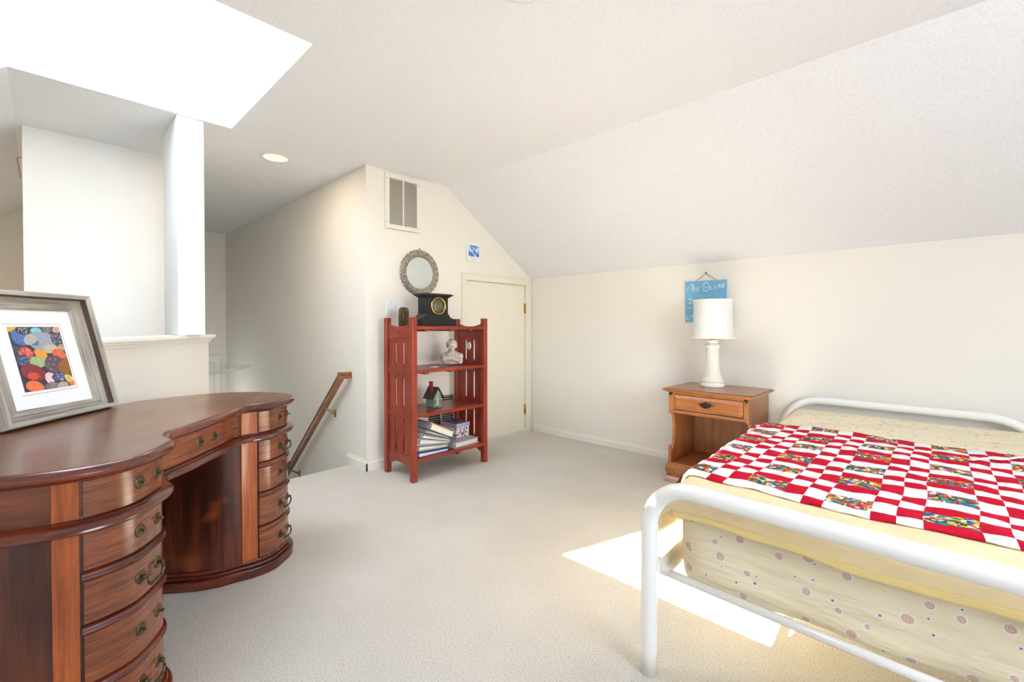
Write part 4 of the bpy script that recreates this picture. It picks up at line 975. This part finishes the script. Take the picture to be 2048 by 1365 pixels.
# binders: local x = depth (front end at +x), y = width from spine (y=0) to open edge, z up
def binder(label, loc, rx, rz, w, th0, th1, dpt, cov, page, pt=.7, group=None, extra=None, ry=0):
    t = thing('ring_binder', label, 'binder', loc, 0, group); t.rotation_euler = (rx, ry, rz)
    c = .0028
    bot = MB().box(-dpt, 0, 0, w, 0, c); bot.build('cover', cov, t)
    top_ = MB(); top_.add([(x, y, z) for x in (-dpt, 0) for y, z in ((0, th0-c), (w, th1-c), (w, th1), (0, th0))], [(0, 1, 2, 3), (4, 7, 6, 5), (0, 4, 5, 1), (1, 5, 6, 2), (2, 6, 7, 3), (3, 7, 4, 0)]); top_.build('cover', cov, t)
    MB().box(-dpt, 0, -c, 0, 0, th0).build('spine', cov, t)
    pg = MB(); pz0 = c+.001; a0 = pz0+(th0-2*c)*pt; a1 = max(pz0+.004, pz0+(th1-2*c)*pt*1.05)
    pg.add([(x, y, z) for x in (-dpt+.008, -.008) for y, z in ((.022, pz0), (w-.012, pz0), (w-.012, min(a1, th1-c-.0005)), (.022, a0))], [(0, 1, 2, 3), (4, 7, 6, 5), (0, 4, 5, 1), (1, 5, 6, 2), (2, 6, 7, 3), (3, 7, 4, 0)]); pg.build('pages', page, t)
    rg = MB()
    rr = min(th0*.36, .018)
    rg.tube([(-.012, .022+rr*math.cos(a)*.8, th0/2+rr*math.sin(a)) for a in [2*PI*k/14 for k in range(14)]], .0014, 6, closed=True)
    rg.build('ring', 'screw', t)
    return t
zs0 = .1712; XB = -2.815
binder('royal blue ring binder at the bottom of the left stack on the lowest shelf', (XB, 1.922, zs0), 0, 0, .300, .040, .022, .29, 'binder_blue', 'pages')
binder('thin dark teal folder lying on the blue binder in the lowest shelf', (XB-.006, 1.924, zs0+.0405), math.radians(-3.2), 0, .285, .014, .010, .285, 'binder_teal', 'pages', .6)
binder('white ring binder with teal inner sheets, above the dark teal folder', (XB-.004, 1.922, zs0+.0555), math.radians(-4.0), 0, .290, .042, .012, .29, 'binder_white', 'pages', .55)
binder('white ring binder packed with loose papers, fourth from the bottom of the left stack', (XB-.004, 1.930, zs0+.100), math.radians(-8), 0, .292, .044, .010, .285, 'binder_white', 'pages', .8)
binder('white ring binder slanting down under the leaning thick binders', (XB-.012, 1.962, zs0+.144), math.radians(-15), 0, .285, .036, .010, .285, 'binder_white', 'pages', .6)
binder('pale grey ring binder under the topmost leaning one on the lowest shelf', (XB-.016, 2.012, zs0+.176), math.radians(-21), 0, .225, .020, .008, .28, 'binder_grey', 'pages', .6)
binder('thick cream-paged binder leaning on top of the left stack', (XB-.010, 2.032, zs0+.199), math.radians(-24), 0, .262, .050, .044, .28, 'binder_grey', 'page_cream', .97)
o = MB().box(-.26, 0, 0, .255, 0, .004).build('orange_folder', 'orange_card'); o.location = (XB-.016, 2.040, zs0+.251); o.rotation_euler = (math.radians(-23.5), 0, 0); tag(o, 'thin orange folder lying along the thick leaning binder', 'folder')
binder('white ring binder lying flat under the floral box on the lowest shelf', (-2.83, 2.285, zs0), 0, math.radians(3), .280, .042, .040, .29, 'binder_grey', 'pages', .85)
bx = thing('floral_box', 'lidded floral paper box with a lavender lid standing on a flat binder', 'box', (-3.03, 2.46, zs0+.0425), math.radians(4))
MB().box(-.088, .088, -.073, .073, 0, .095).build('box_body', 'floral_box', bx, bevel=.001)
l_ = MB(); l_.box(-.092, .092, -.077, .077, .085, .122); l_.build('box_lid', 'lavender_card', bx, bevel=.001)
MB().box(-.089, .089, -.074, .074, .1222, .123).build('lid_top_paper', 'floral_lid', bx)
o = MB().box(-.07, .07, -.05, .05, 0, .008).build('notebook', 'floral_lid'); o.location = (-3.04, 2.45, zs0+.166); o.rotation_euler = (0, 0, .15); tag(o, 'small floral covered notebook lying on the lidded floral box', 'notebook')

# ------------------------------------------------------------------ nightstand
NX0, NX1, NY0, NY1, NT = -1.482, -.925, 3.245, 3.70, .697
ns = thing('nightstand', 'honey maple nightstand with one drawer and an open shelf beside the bed', 'nightstand', ((NX0+NX1)/2, (NY0+NY1)/2, 0))
LN = Matrix.Translation((-(NX0+NX1)/2, -(NY0+NY1)/2, 0))
q = MB()
tp = [(0, NT), (.02, NT), (.034, NT-.005), (.040, NT-.010), (.034, NT-.015), (.022, NT-.022), (.012, NT-.026), (0, NT-.028)]
for z0, z1, e in ((NT-.006, NT, .026), (NT-.014, NT-.006, .040), (NT-.022, NT-.014, .030), (NT-.030, NT-.022, .014)):
    q.box(NX0-e, NX1+e, NY0-e, NY1, z0, z1, mat=LN)
q.build('nightstand_top', 'oak', ns, bevel=.003)
q = MB(); q.box(NX0, NX0+.022, NY0, NY1, .505, NT-.030, mat=LN); q.box(NX1-.022, NX1, NY0, NY1, .505, NT-.030, mat=LN); q.box(NX0, NX1, NY1-.012, NY1, .505, NT-.03, mat=LN)
q.box(NX0+.022, NX0+.036, NY0, NY0+.02, .53, NT-.030, mat=LN); q.box(NX1-.036, NX1-.022, NY0, NY0+.02, .53, NT-.030, mat=LN); q.box(NX0+.022, NX1-.022, NY0, NY0+.02, NT-.045, NT-.030, mat=LN)
q.build('drawer_case', 'oak_v', ns, bevel=.002)
q = MB(); q.box(NX0+.02, NX1-.02, NY0-.006, NY0+.03, .512, .535, mat=LN); q.box(NX0+.022, NX1-.022, NY0, NY1-.012, .515, .527, mat=LN); q.build('lower_rail', 'oak', ns, bevel=.004)
dw = MB(); da, db, dz0, dz1 = NX0+.038, NX1-.038, .541, NT-.047
dw.box(da, db, NY0-.004, NY0+.016, dz0, dz1, mat=LN)
vs = [(da+.004, NY0-.004, dz0+.004), (db-.004, NY0-.004, dz0+.004), (db-.004, NY0-.004, dz1-.004), (da+.004, NY0-.004, dz1-.004), (da+.024, NY0-.012, dz0+.022), (db-.024, NY0-.012, dz0+.022), (db-.024, NY0-.012, dz1-.022), (da+.024, NY0-.012, dz1-.022)]
dw.add([LN @ Vector(v) for v in vs], [(0, 1, 5, 4), (1, 2, 6, 5), (2, 3, 7, 6), (3, 0, 4, 7), (4, 5, 6, 7)])
dwo = dw.build('drawer', 'oak', ns)
xm, zm = (NX0+NX1)/2, (dz0+dz1)/2+.004
P = [((xm, NY0-.014, zm), (.050, .003, .008), Z0), ((xm, NY0-.014, zm+.006), (.022, .003, .016), Z0), ((xm-.028, NY0-.014, zm), (.016, .003, .013), Z0), ((xm+.028, NY0-.014, zm), (.016, .003, .013), Z0), ((xm, NY0-.014, zm-.012), (.030, .003, .008), Z0), ((xm-.052, NY0-.014, zm), (.008, .003, .004), Z0), ((xm+.052, NY0-.014, zm), (.008, .003, .004), Z0)]
P = [(tuple(LN @ Vector(c)), r, a) for c, r, a in P]
rblob(P, 'handle_plate', 'pewter', dwo, .002, 1)
q = MB(); q.tube([LN @ Vector((xm+.034*math.cos(a), NY0-.018-.010*math.sin(-a), zm-.002+.018*math.sin(a))) for a in [PI+PI*k/12 for k in range(13)]], .0028, 8); q.build('drawer_pull', 'pewter', dwo, label='dark metal swing pull')
for xx in (NX0+.014, NX1-.018): MB().prism([(xx+.011*math.cos(a)*(1+.15*math.cos(4*a)), NT-.044+.011*math.sin(a)*(1+.15*math.cos(4*a))) for a in [2*PI*k/16 for k in range(16)]], NY0-.003, NY0+.001, 'y', mat=LN).build('corner_stud', 'pewter', ns)
# scrolled sides below the drawer
sidep = [(NY1, .10), (NY1, .515), (NY0+.028, .515), (NY0+.040, .49), (NY0+.052, .45), (NY0+.060, .40), (NY0+.062, .34), (NY0+.055, .29), (NY0+.042, .255), (NY0+.030, .232), (NY0+.020, .226), (NY0+.014, .235), (NY0+.010, .262), (NY0+.002, .272), (NY0-.006, .262), (NY0-.008, .235), (NY0-.008, .10)]
for xx in (NX0+.002, NX1-.022): MB().prism(sidep, xx, xx+.02, 'x', mat=LN).build('side_panel', 'oak_v', ns, bevel=.002)
MB().box(NX0+.022, NX1-.022, NY1-.012, NY1-.004, .12, .515, mat=LN).build('back_panel', 'oak_back', ns)
q = MB(); q.box(NX0-.012, NX1+.012, NY0-.020, NY1, .110, .132, mat=LN); q.box(NX0-.004, NX1+.004, NY0-.012, NY1, .132, .142, mat=LN); q.build('bottom_shelf', 'oak', ns, bevel=.004)
# ogee bracket base: front skirt with a cut-out and flared feet
def skirt():
    mb_ = MB(); n_ = 40; xa, xb = NX0-.014, NX1+.014
    prof = [(0, .112), (-.006, .095), (-.004, .075), (.004, .055), (.004, .038), (-.008, .018), (-.018, .004), (-.018, 0)]
    def zbot(x):
        d_ = min(x-xa, xb-x)
        if d_ < .098: return 0
        if d_ < .104: return .02
        if d_ < .19: return .02+.045*math.sqrt(max(0, 1-((d_-.147)/.043)**2))
        return .052
    vs = []
    for i in range(n_+1):
        x = xa+(xb-xa)*i/n_; zb = zbot(x)
        for oy, z in prof: 
            z2 = max(z, zb); vs.append(LN @ Vector((x+(oy*.6 if i == 0 else (-oy*.6 if i == n_ else 0)), NY0-.014+oy, z2)))
        for oy, z in prof[::-1]: vs.append(LN @ Vector((x, NY0+.006, max(z, zb))))
    n = len(prof)*2
    mb_.add(vs, [(i*n+k, i*n+(k+1) % n, (i+1)*n+(k+1) % n, (i+1)*n+k) for i in range(n_) for k in range(n)])
    mb_.add(vs[:n], [list(range(n))]); mb_.add(vs[-n:], [list(range(n))])
    return mb_
skirt().build('base_skirt', 'oak', ns)
for xx in (NX0-.006, NX1-.012): MB().prism([(NY0, 0), (NY0+.11, 0), (NY0+.12, .05), (NY1-.12, .05), (NY1-.11, 0), (NY1, 0), (NY1, .110), (NY0, .110)], xx, xx+.018, 'x', mat=LN).build('base_side', 'oak', ns)
# lamp cord
q = MB(); q.tube(smooth_path([(NX0-.022, 3.68, .03), (NX0-.04, 3.60, .02), (NX0-.07, 3.52, .012), (NX0-.05, 3.44, .006), (NX0-.030, 3.40, .005), (NX0-.024, 3.385, .005)], 6), .003, 6)
tag(q.build('lamp_cord', 'lamp_cord'), 'thin tan lamp cord looping on the carpet left of the nightstand', 'cord')

# ------------------------------------------------------------------ table lamp
lm = thing('table_lamp', 'white fluted porcelain table lamp with a white drum shade on the nightstand', 'lamp', (-1.269, 3.535, NT+.0005))
MB().lathe([(.086, 0), (.088, .006), (.086, .024), (.080, .030), (.080, .034), (.084, .040), (.082, .050), (.074, .060), (.066, .075), (.058, .095), (.052, .125), (.049, .17), (.047, .225), (.046, .268), (.050, .272), (.050, .280), (.046, .284), (.046, .294), (.056, .302), (.057, .310), (.050, .322), (.042, .330), (.044, .338), (.052, .352), (.052, .356), (.020, .358)], 96, flute=(8, 13, 24, .07), cap=True).build('lamp_base', 'porcelain', lm)
MB().lathe([(.022, .358), (.022, .364), (.012, .368), (.012, .40), (.016, .402), (.016, .43), (0, .43)], 20).build('lamp_socket', 'brass', lm)
MB().lathe([(.151, .372), (.1505, .376), (.146, .40), (.138, .50), (.136, .60), (.138, .652), (.140, .656)], 72).build('lamp_shade', 'shade', lm, solid=.002)
q = MB(); q.lathe([(.1515, .366), (.1535, .370), (.1535, .378), (.1505, .380)], 72); q.lathe([(.1395, .650), (.1415, .652), (.1415, .660), (.139, .662)], 72); q.build('shade_braid', 'shade_trim', lm)
q = MB()
for k in range(3): q.tube([(0, 0, .64), (.139*math.cos(2*PI*k/3), .139*math.sin(2*PI*k/3), .655)], .0015, 6)
q.tube([(0, 0, .43), (0, 0, .66)], .002, 6); q.build('shade_spider', 'brass_dull', lm)

# ------------------------------------------------------------------ hanging ocean sign
sg = thing('painted_board_sign', 'blue painted board sign with white hand lettering hung behind the lamp', 'sign', (-1.404, YK, 1.19))
MB().box(-.164, .163, -.020, -.002, 0, .338).build('sign_board', 'sign_blue', sg, bevel=.002)
MB().tube(smooth_path([(-.077, -.012, .338), (-.04, -.010, .366), (.004, -.010, .396)], 3), .0018, 6).tube([(.004, -.010, .396), (.087, -.012, .338)], .0018, 6).build('hanging_string', 'cord', sg)
MB().tube([(.004, -.001, .398), (.004, -.016, .400)], .0025, 8).lathe([(0, .004), (.005, .003), (.005, 0)], 10, mat=T(.004, -.014, .404) @ R(PI/2, 'X')).build('nail', 'pewter', sg)
# lettering as brush strokes; coordinates in board units u (0..1 left-right), v (0..1 from top), from the photo
def stroke(pts, w=.0045): return (pts, w)
LET = [
 # T with long looping left arm
 [(.05, .27), (.035, .24), (.05, .20), (.09, .15), (.13, .10), (.17, .07), (.20, .05)], [(.19, .05), (.185, .12), (.18, .20), (.18, .27)], [(.20, .05), (.205, .14), (.205, .20)],
 # h
 [(.22, .10), (.215, .18), (.215, .26)], [(.215, .20), (.24, .165), (.265, .18), (.27, .26)],
 # e (epsilon style)
 [(.36, .17), (.325, .155), (.305, .175), (.335, .195), (.30, .22), (.32, .25), (.365, .235)],
 # O
 [(.47, .06), (.445, .13), (.45, .21), (.49, .255), (.56, .25), (.60, .19), (.595, .11), (.55, .065), (.50, .07), (.465, .12)], [(.46, .15), (.50, .05), (.53, .03), (.57, .07), (.61, .13)], [(.48, .165), (.53, .16), (.57, .17)],
 # C
 [(.695, .145), (.66, .14), (.63, .175), (.64, .215), (.675, .225), (.70, .215)],
 # E
 [(.785, .125), (.745, .13), (.73, .155), (.76, .165), (.73, .185), (.74, .21), (.785, .20)],
 # A
 [(.80, .215), (.825, .15), (.845, .095), (.855, .15), (.865, .205)], [(.815, .17), (.865, .16)],
 # N
 [(.885, .205), (.89, .10), (.91, .15), (.93, .20), (.94, .12), (.95, .095), (.955, .15), (.935, .22)],
 # second line starts (mostly hidden by the lamp)
 [(.20, .40), (.14, .42), (.10, .44), (.15, .455), (.22, .455)], [(.22, .50), (.15, .51), (.09, .53), (.14, .545), (.24, .54)], [(.0, .655), (.12, .65), (.26, .645)],
 # third line: ampersand-like mark and M
 [(.0, .87), (.03, .86), (.04, .92), (.01, .95)], [(.10, .86), (.06, .88), (.055, .92), (.09, .945), (.125, .92)], [(.14, .93), (.16, .86), (.175, .82), (.19, .89), (.21, .83), (.23, .86), (.24, .93)],
]
q = MB()
for pl_ in LET:
    pts = smooth_path([(-.164+.327*u, -.0205, .338-.338*v) for u, v in pl_], 4)
    q.tube(pts, [.0022*(.6+.5*math.sin(PI*(i+1)/(len(pts)+1))) for i in range(len(pts))], 6, flat=1)
q.build('lettering', 'chalk', sg)

# ------------------------------------------------------------------ bed
FL, FR, HL, HR = Vector((-.702, 1.395)), Vector((.672, 1.345)), Vector((-.835, 3.700)), Vector((.42, 3.665))
bed = thing('bed_frame', 'white tubular metal bed frame with rounded foot and head rails', 'bed', (0, 2.5, 0))
LBd = Matrix.Translation((0, -2.5, 0))
def end_rail(A, B_, name, zt, rb, r=.0265, foot0=0.0):
    ax = (B_-A).normalized(); pts = []
    pts.append(Vector((A.x, A.y, foot0))); pts.append(Vector((A.x, A.y, zt-rb)))
    for k in range(1, 13):
        a = PI/2*k/12; p = A+ax*(rb*(1-math.cos(a))); pts.append(Vector((p.x, p.y, zt-rb+rb*math.sin(a))))
    for k in range(0, 13):
        a = PI/2*k/12; p = B_-ax*(rb*(1-math.sin(a))); pts.append(Vector((p.x, p.y, zt-rb+rb*math.cos(a))))
    pts.append(Vector((B_.x, B_.y, foot0)))
    out = []
    for i in range(len(pts)-1):
        n_ = 6 if (pts[i+1]-pts[i]).length > .1 else 1
        for k in range(n_): out.append(pts[i].lerp(pts[i+1], k/n_))
    out.append(pts[-1])
    return MB().tube([LBd @ p for p in out], r, 24).build(name, 'white_enamel', bed)
end_rail(FL, FR, 'foot_rail', .640, .145)
end_rail(HL, HR, 'head_rail', .645, .24)
def pt(A, B_, t, z): p = A.lerp(B_, t); return Vector((p.x, p.y, z))
for A, B_, z in ((FL, FR, .345), (HL, HR, .345)):
    o0 = Vector((0, .028 if A is FL else -.028, 0))
    MB().tube([LBd @ (pt(A, B_, .045, z)+o0), LBd @ (pt(A, B_, .955, z)+o0)], .0125, 12).build('cross_rail', 'white_enamel', bed)
for A, B_ in ((FL, HL), (FR, HR)):
    sgn = 1 if A is FL else -1
    v0 = pt(A, B_, .01, .352)+Vector((sgn*.02, 0, 0)); v1 = pt(A, B_, .99, .352)+Vector((sgn*.02, 0, 0)); mb_ = MB()
    for (dx0, dx1, dz0_, dz1_) in ((0, .003, -.02, .018), (0, .035*sgn, -.02, -.017)):
        vs = [LBd @ Vector((v.x+dx, v.y, v.z+dz)) for v in (v0, v1) for dx in (dx0, dx1) for dz in (dz0_, dz1_)]
        mb_.add(vs, [(0, 1, 3, 2), (4, 6, 7, 5), (0, 4, 5, 1), (2, 3, 7, 6), (0, 2, 6, 4), (1, 5, 7, 3)])
    mb_.build('side_rail', 'white_enamel', bed)
    for E_, sy in ((A, 1), (B_, -1)):
        p = Vector((E_.x, E_.y, .352)); mb_ = MB()
        mb_.box(p.x-.004+sgn*.012, p.x+.004+sgn*.022, p.y+(.0 if sy > 0 else -.04), p.y+(.04 if sy > 0 else 0), .325, .380, mat=LBd)
        mb_.add([LBd @ Vector(v) for v in ((p.x+sgn*.02, p.y+sy*.026, .332), (p.x+sgn*.075, p.y+sy*.026, .332), (p.x+sgn*.075, p.y+sy*.026, .350), (p.x+sgn*.02, p.y+sy*.026, .376),
             (p.x+sgn*.02, p.y+sy*.030, .332), (p.x+sgn*.075, p.y+sy*.030, .332), (p.x+sgn*.075, p.y+sy*.030, .350), (p.x+sgn*.02, p.y+sy*.030, .376))], [(0, 1, 2, 3), (4, 7, 6, 5), (0, 4, 5, 1), (1, 5, 6, 2), (2, 6, 7, 3), (3, 7, 4, 0)])
        mb_.build('corner_bracket', 'white_enamel', bed)
# mattress in its shell print sheet
MX0f, MX1f, MY0, MY1 = -.640, .625, 1.458, 3.655
def mx0(y): return -.640-.115*(y-MY0)/(MY1-MY0)
def mx1(y): return .625-.245*(y-MY0)/(MY1-MY0)
MZ0, MZ1 = .308, .592
mt = thing('mattress', 'mattress in a cream fitted sheet printed with small pink shells', 'mattress', (0, 2.5, MZ0))
LM = Matrix.Translation((0, -2.5, -MZ0))
def rbox(nx=24, ny=36, nz=8, rz=.05, rxy=.07):
    """rounded box grid as closed surface, mapped to the slightly skewed mattress plan"""
    bm = bmesh.new(); vd = {}
    def P(i, j, k):
        key = (i, j, k)
        if key in vd: return vd[key]
        x = i/nx; y = j/ny; z = k/nz
        X = (x-.5)*1.26; Y = (y-.5)*2.19; Z = (z-.5)*(MZ1-MZ0)
        hx, hy, hz = .63, 1.095, (MZ1-MZ0)/2
        cx_, cy_, cz_ = max(-hx+rxy, min(hx-rxy, X)), max(-hy+rxy, min(hy-rxy, Y)), max(-hz+rz, min(hz-rz, Z))
        d_ = Vector((X-cx_, Y-cy_, Z-cz_))
        nrm_ = Vector((d_.x/rxy, d_.y/rxy, d_.z/rz)); L2 = nrm_.length
        if L2 > 1e-6:
            m_ = max(abs(nrm_.x), abs(nrm_.y), abs(nrm_.z)); nrm_ = nrm_/L2*m_; d_ = Vector((nrm_.x*rxy, nrm_.y*rxy, nrm_.z*rz))
        X, Y, Z = cx_+d_.x, cy_+d_.y, cz_+d_.z
        yy = MY0+(Y/2.19+.5)*(MY1-MY0); xx = mx0(yy)+(X/1.26+.5)*(mx1(yy)-mx0(yy)); zz = (MZ0+MZ1)/2+Z
        if z < .5 and Y < -hy+.15: zz -= .014*math.sin(x*19)*(.5-z)+.012*math.sin(x*7+1)*(.5-z)*2; yy += .006*math.sin(x*23+z*9)
        v = bm.verts.new(LM @ Vector((xx, yy, zz))); vd[key] = v; return v
    def face(a, mi):
        f = bm.faces.new(a); f.material_index = mi; f.smooth = True
    for i in range(nx):
        for j in range(ny):
            face((P(i, j, 0), P(i, j+1, 0), P(i+1, j+1, 0), P(i+1, j, 0)), 1); face((P(i, j, nz), P(i+1, j, nz), P(i+1, j+1, nz), P(i, j+1, nz)), 1)
    for i in range(nx):
        for k in range(nz):
            face((P(i, 0, k), P(i+1, 0, k), P(i+1, 0, k+1), P(i, 0, k+1)), 0); face((P(i, ny, k), P(i, ny, k+1), P(i+1, ny, k+1), P(i+1, ny, k)), 0)
    for j in range(ny):
        for k in range(nz):
            face((P(0, j, k), P(0, j, k+1), P(0, j+1, k+1), P(0, j+1, k)), 2); face((P(nx, j, k), P(nx, j+1, k), P(nx, j+1, k+1), P(nx, j, k+1)), 2)
    me = bpy.data.meshes.new('fitted_sheet'); bm.to_mesh(me); bm.free()
    for m_ in ('shell_side', 'shell_top', 'yellow_cloth'): me.materials.append(MT[m_])
    o = bpy.data.objects.new('fitted_sheet', me); COL.objects.link(o); o.parent = mt; return o
rbox()
# draped cloth helper: rest-plane coordinates (s,t) -> world, hanging over the left, right and foot edges
def drape(s, t, top, flareL=.05, rad=.035, drop_cap=9, fo=0.0):
    x0, x1, y0 = mx0(t)-.012-fo, mx1(t)+.012+fo, MY0-.012-fo
    dx = x0-s if s < x0 else (s-x1 if s > x1 else 0); dy = y0-t if t < y0 else 0
    def curl(d_):   # arc over the edge
        if d_ <= 0: return 0, 0
        a = min(d_/rad, PI/2); return rad*math.sin(a), rad*(1-math.cos(a))+max(0, d_-rad*PI/2)
    ox, zx = curl(dx); oy, zy = curl(dy)
    x = (x0-ox*.6-zx*flareL) if s < x0 else ((x1+ox*.6+zx*flareL) if s > x1 else s)
    y = (y0-oy*.6-zy*.04) if t < y0 else t
    z = top-(zx**2+zy**2)**.5 if (zx and zy) else top-zx-zy
    return Vector((x, y, z))
BLa = Vector((0, 2.5, .60))
def wav(x, y): return .004*math.sin(x*9+y*4)+.003*math.sin(y*13-x*6)+.002*math.sin(x*31+y*17)
def blanket():
    mb_ = MB(); s0, s1, t0, t1 = -.86, .86, 1.362, 2.79; NU, NV = 120, 100
    def fn(u, v):
        s = s0+(s1-s0)*u; t = t0+(t1-t0)*v
        hem = .008*math.sin(s*9)+.006*math.sin(s*21+1); 
        if t < MY0: t = t+hem*(MY0-t)/.1*.35
        p = drape(s, t, .604+wav(s, t)*.7, .28)
        if s < mx0(t): p.x += .012*math.sin(t*24)*min(1, (mx0(t)-s)/.1)
        return p-BLa
    mb_.grid(fn, NU, NV); return mb_
bk = thing('yellow_blanket', 'pale yellow blanket spread under the quilt and hanging over the foot of the mattress', 'blanket', BLa)
b_ = blanket().build('blanket_cloth', 'yellow_cloth', bk, solid=.006)
# stitched binding along the foot hem
mb_ = MB(); pts = []
def hempt(s, t_):
    hem = .008*math.sin(s*9)+.006*math.sin(s*21+1); t = t_
    t = t+hem*(MY0-t)/.1*.35
    return drape(s, t, .604+wav(s, t)*.7, .28)-BLa+Vector((0, -.0045, 0))
mb_.grid(lambda u, v: hempt(-.64+1.26*u, 1.358+.020*v), 100, 3); mb_.build('blanket_binding', 'yellow_hem', bk, solid=.005)
# patchwork quilt: strips of red, white and floral patches, puffed between seams
QO = Vector((0, 2.3, .612))
def quilt():
    xs = []; g0 = -.494
    groups = []
    cols = []   # (x0, x1, group, type)
    for g in range(-2, 6):
        b0 = g0+.2295*(g)
        cols += [(b0, b0+.1155, g, 'w'), (b0+.1155, b0+.173, g, 'a'), (b0+.173, b0+.2295, g, 'b')]
    cols = [c for c in cols if c[0] > -.79 and c[0] < .88]
    rows = []
    for k in range(0, 6):
        yc = 1.742+.2095*k
        rows += [(yc-.105, yc-.046, k, 0), (yc-.046, yc+.046, k, 1), (yc+.046, yc+.1045, k, 2)]
    rows = [r for r in rows if r[0] < 2.82]; rows[-1] = (rows[-1][0], min(rows[-1][1], 2.835), rows[-1][2], rows[-1][3])
    mb_ = MB(); rng = random.Random(3)
    for (x0, x1, g, ty) in cols:
        for (y0, y1, k, pos) in rows:
            par = (g+k) % 2      # 0: white-floral-white, 1: red-floral-red  (g = 0 -> group at -0.494)
            par = 1-par if True else par
            if ty == 'w':
                mi = 2 if pos == 1 else (1 if par == 0 else 0)
                if k == 0 and pos == 0 and g in (0, -1): mi = 1
            else:
                isred = (pos != 1)
                if ty == 'b': isred = not isred
                if par == 1: isred = not isred
                mi = 0 if isred else 1
            nx_, ny_ = (6, 4) if ty == 'w' else (4, 4)
            jx = 0
            def fn(u, v, x0=x0, x1=x1, y0=y0, y1=y1):
                xw0 = .0025*math.sin(y0*40+x0*9); s = x0+(x1-x0)*u; t = y0+(y1-y0)*v
                s2 = s+.003*math.sin(t*17+round(s, 3)*0)+.0; t2 = t+.004*math.sin(s*14+1)+.0025*math.sin(s*37)
                puff = .0045*(1-(2*u-1)**4)*(1-(2*v-1)**4)
                top = .6125+wav(s, t)*.8+puff+.0015*math.sin(s*70+t*55)
                p = drape(s2, t2, top, .10, .04, fo=.006)
                if s2 < mx0(t): p.x -= puff
                return p-QO
            mb_.grid(fn, nx_, ny_, mi=mi)
    return mb_
qo = quilt().build('patchwork_quilt', ['red_cloth', 'white_cloth', 'floral'], solid=.005)
qo.location = QO
tag(qo, 'red, white and floral patchwork quilt spread over the bed', 'quilt')
# a small white thread roll (cord end) lying on the quilt near the right edge
# mattress top sheet swell is part of the fitted sheet

q = MB(); q.tube(smooth_path([(.085, 2.545, .628), (.13, 2.60, .632), (.175, 2.645, .627), (.235, 2.725, .631), (.30, 2.76, .628), (.38, 2.83, .629)], 6), .007, 8, flat=.45)
tag(q.build('white_tie', 'white_cloth'), 'thin white cloth tie lying on the quilt at its right side', 'tie')
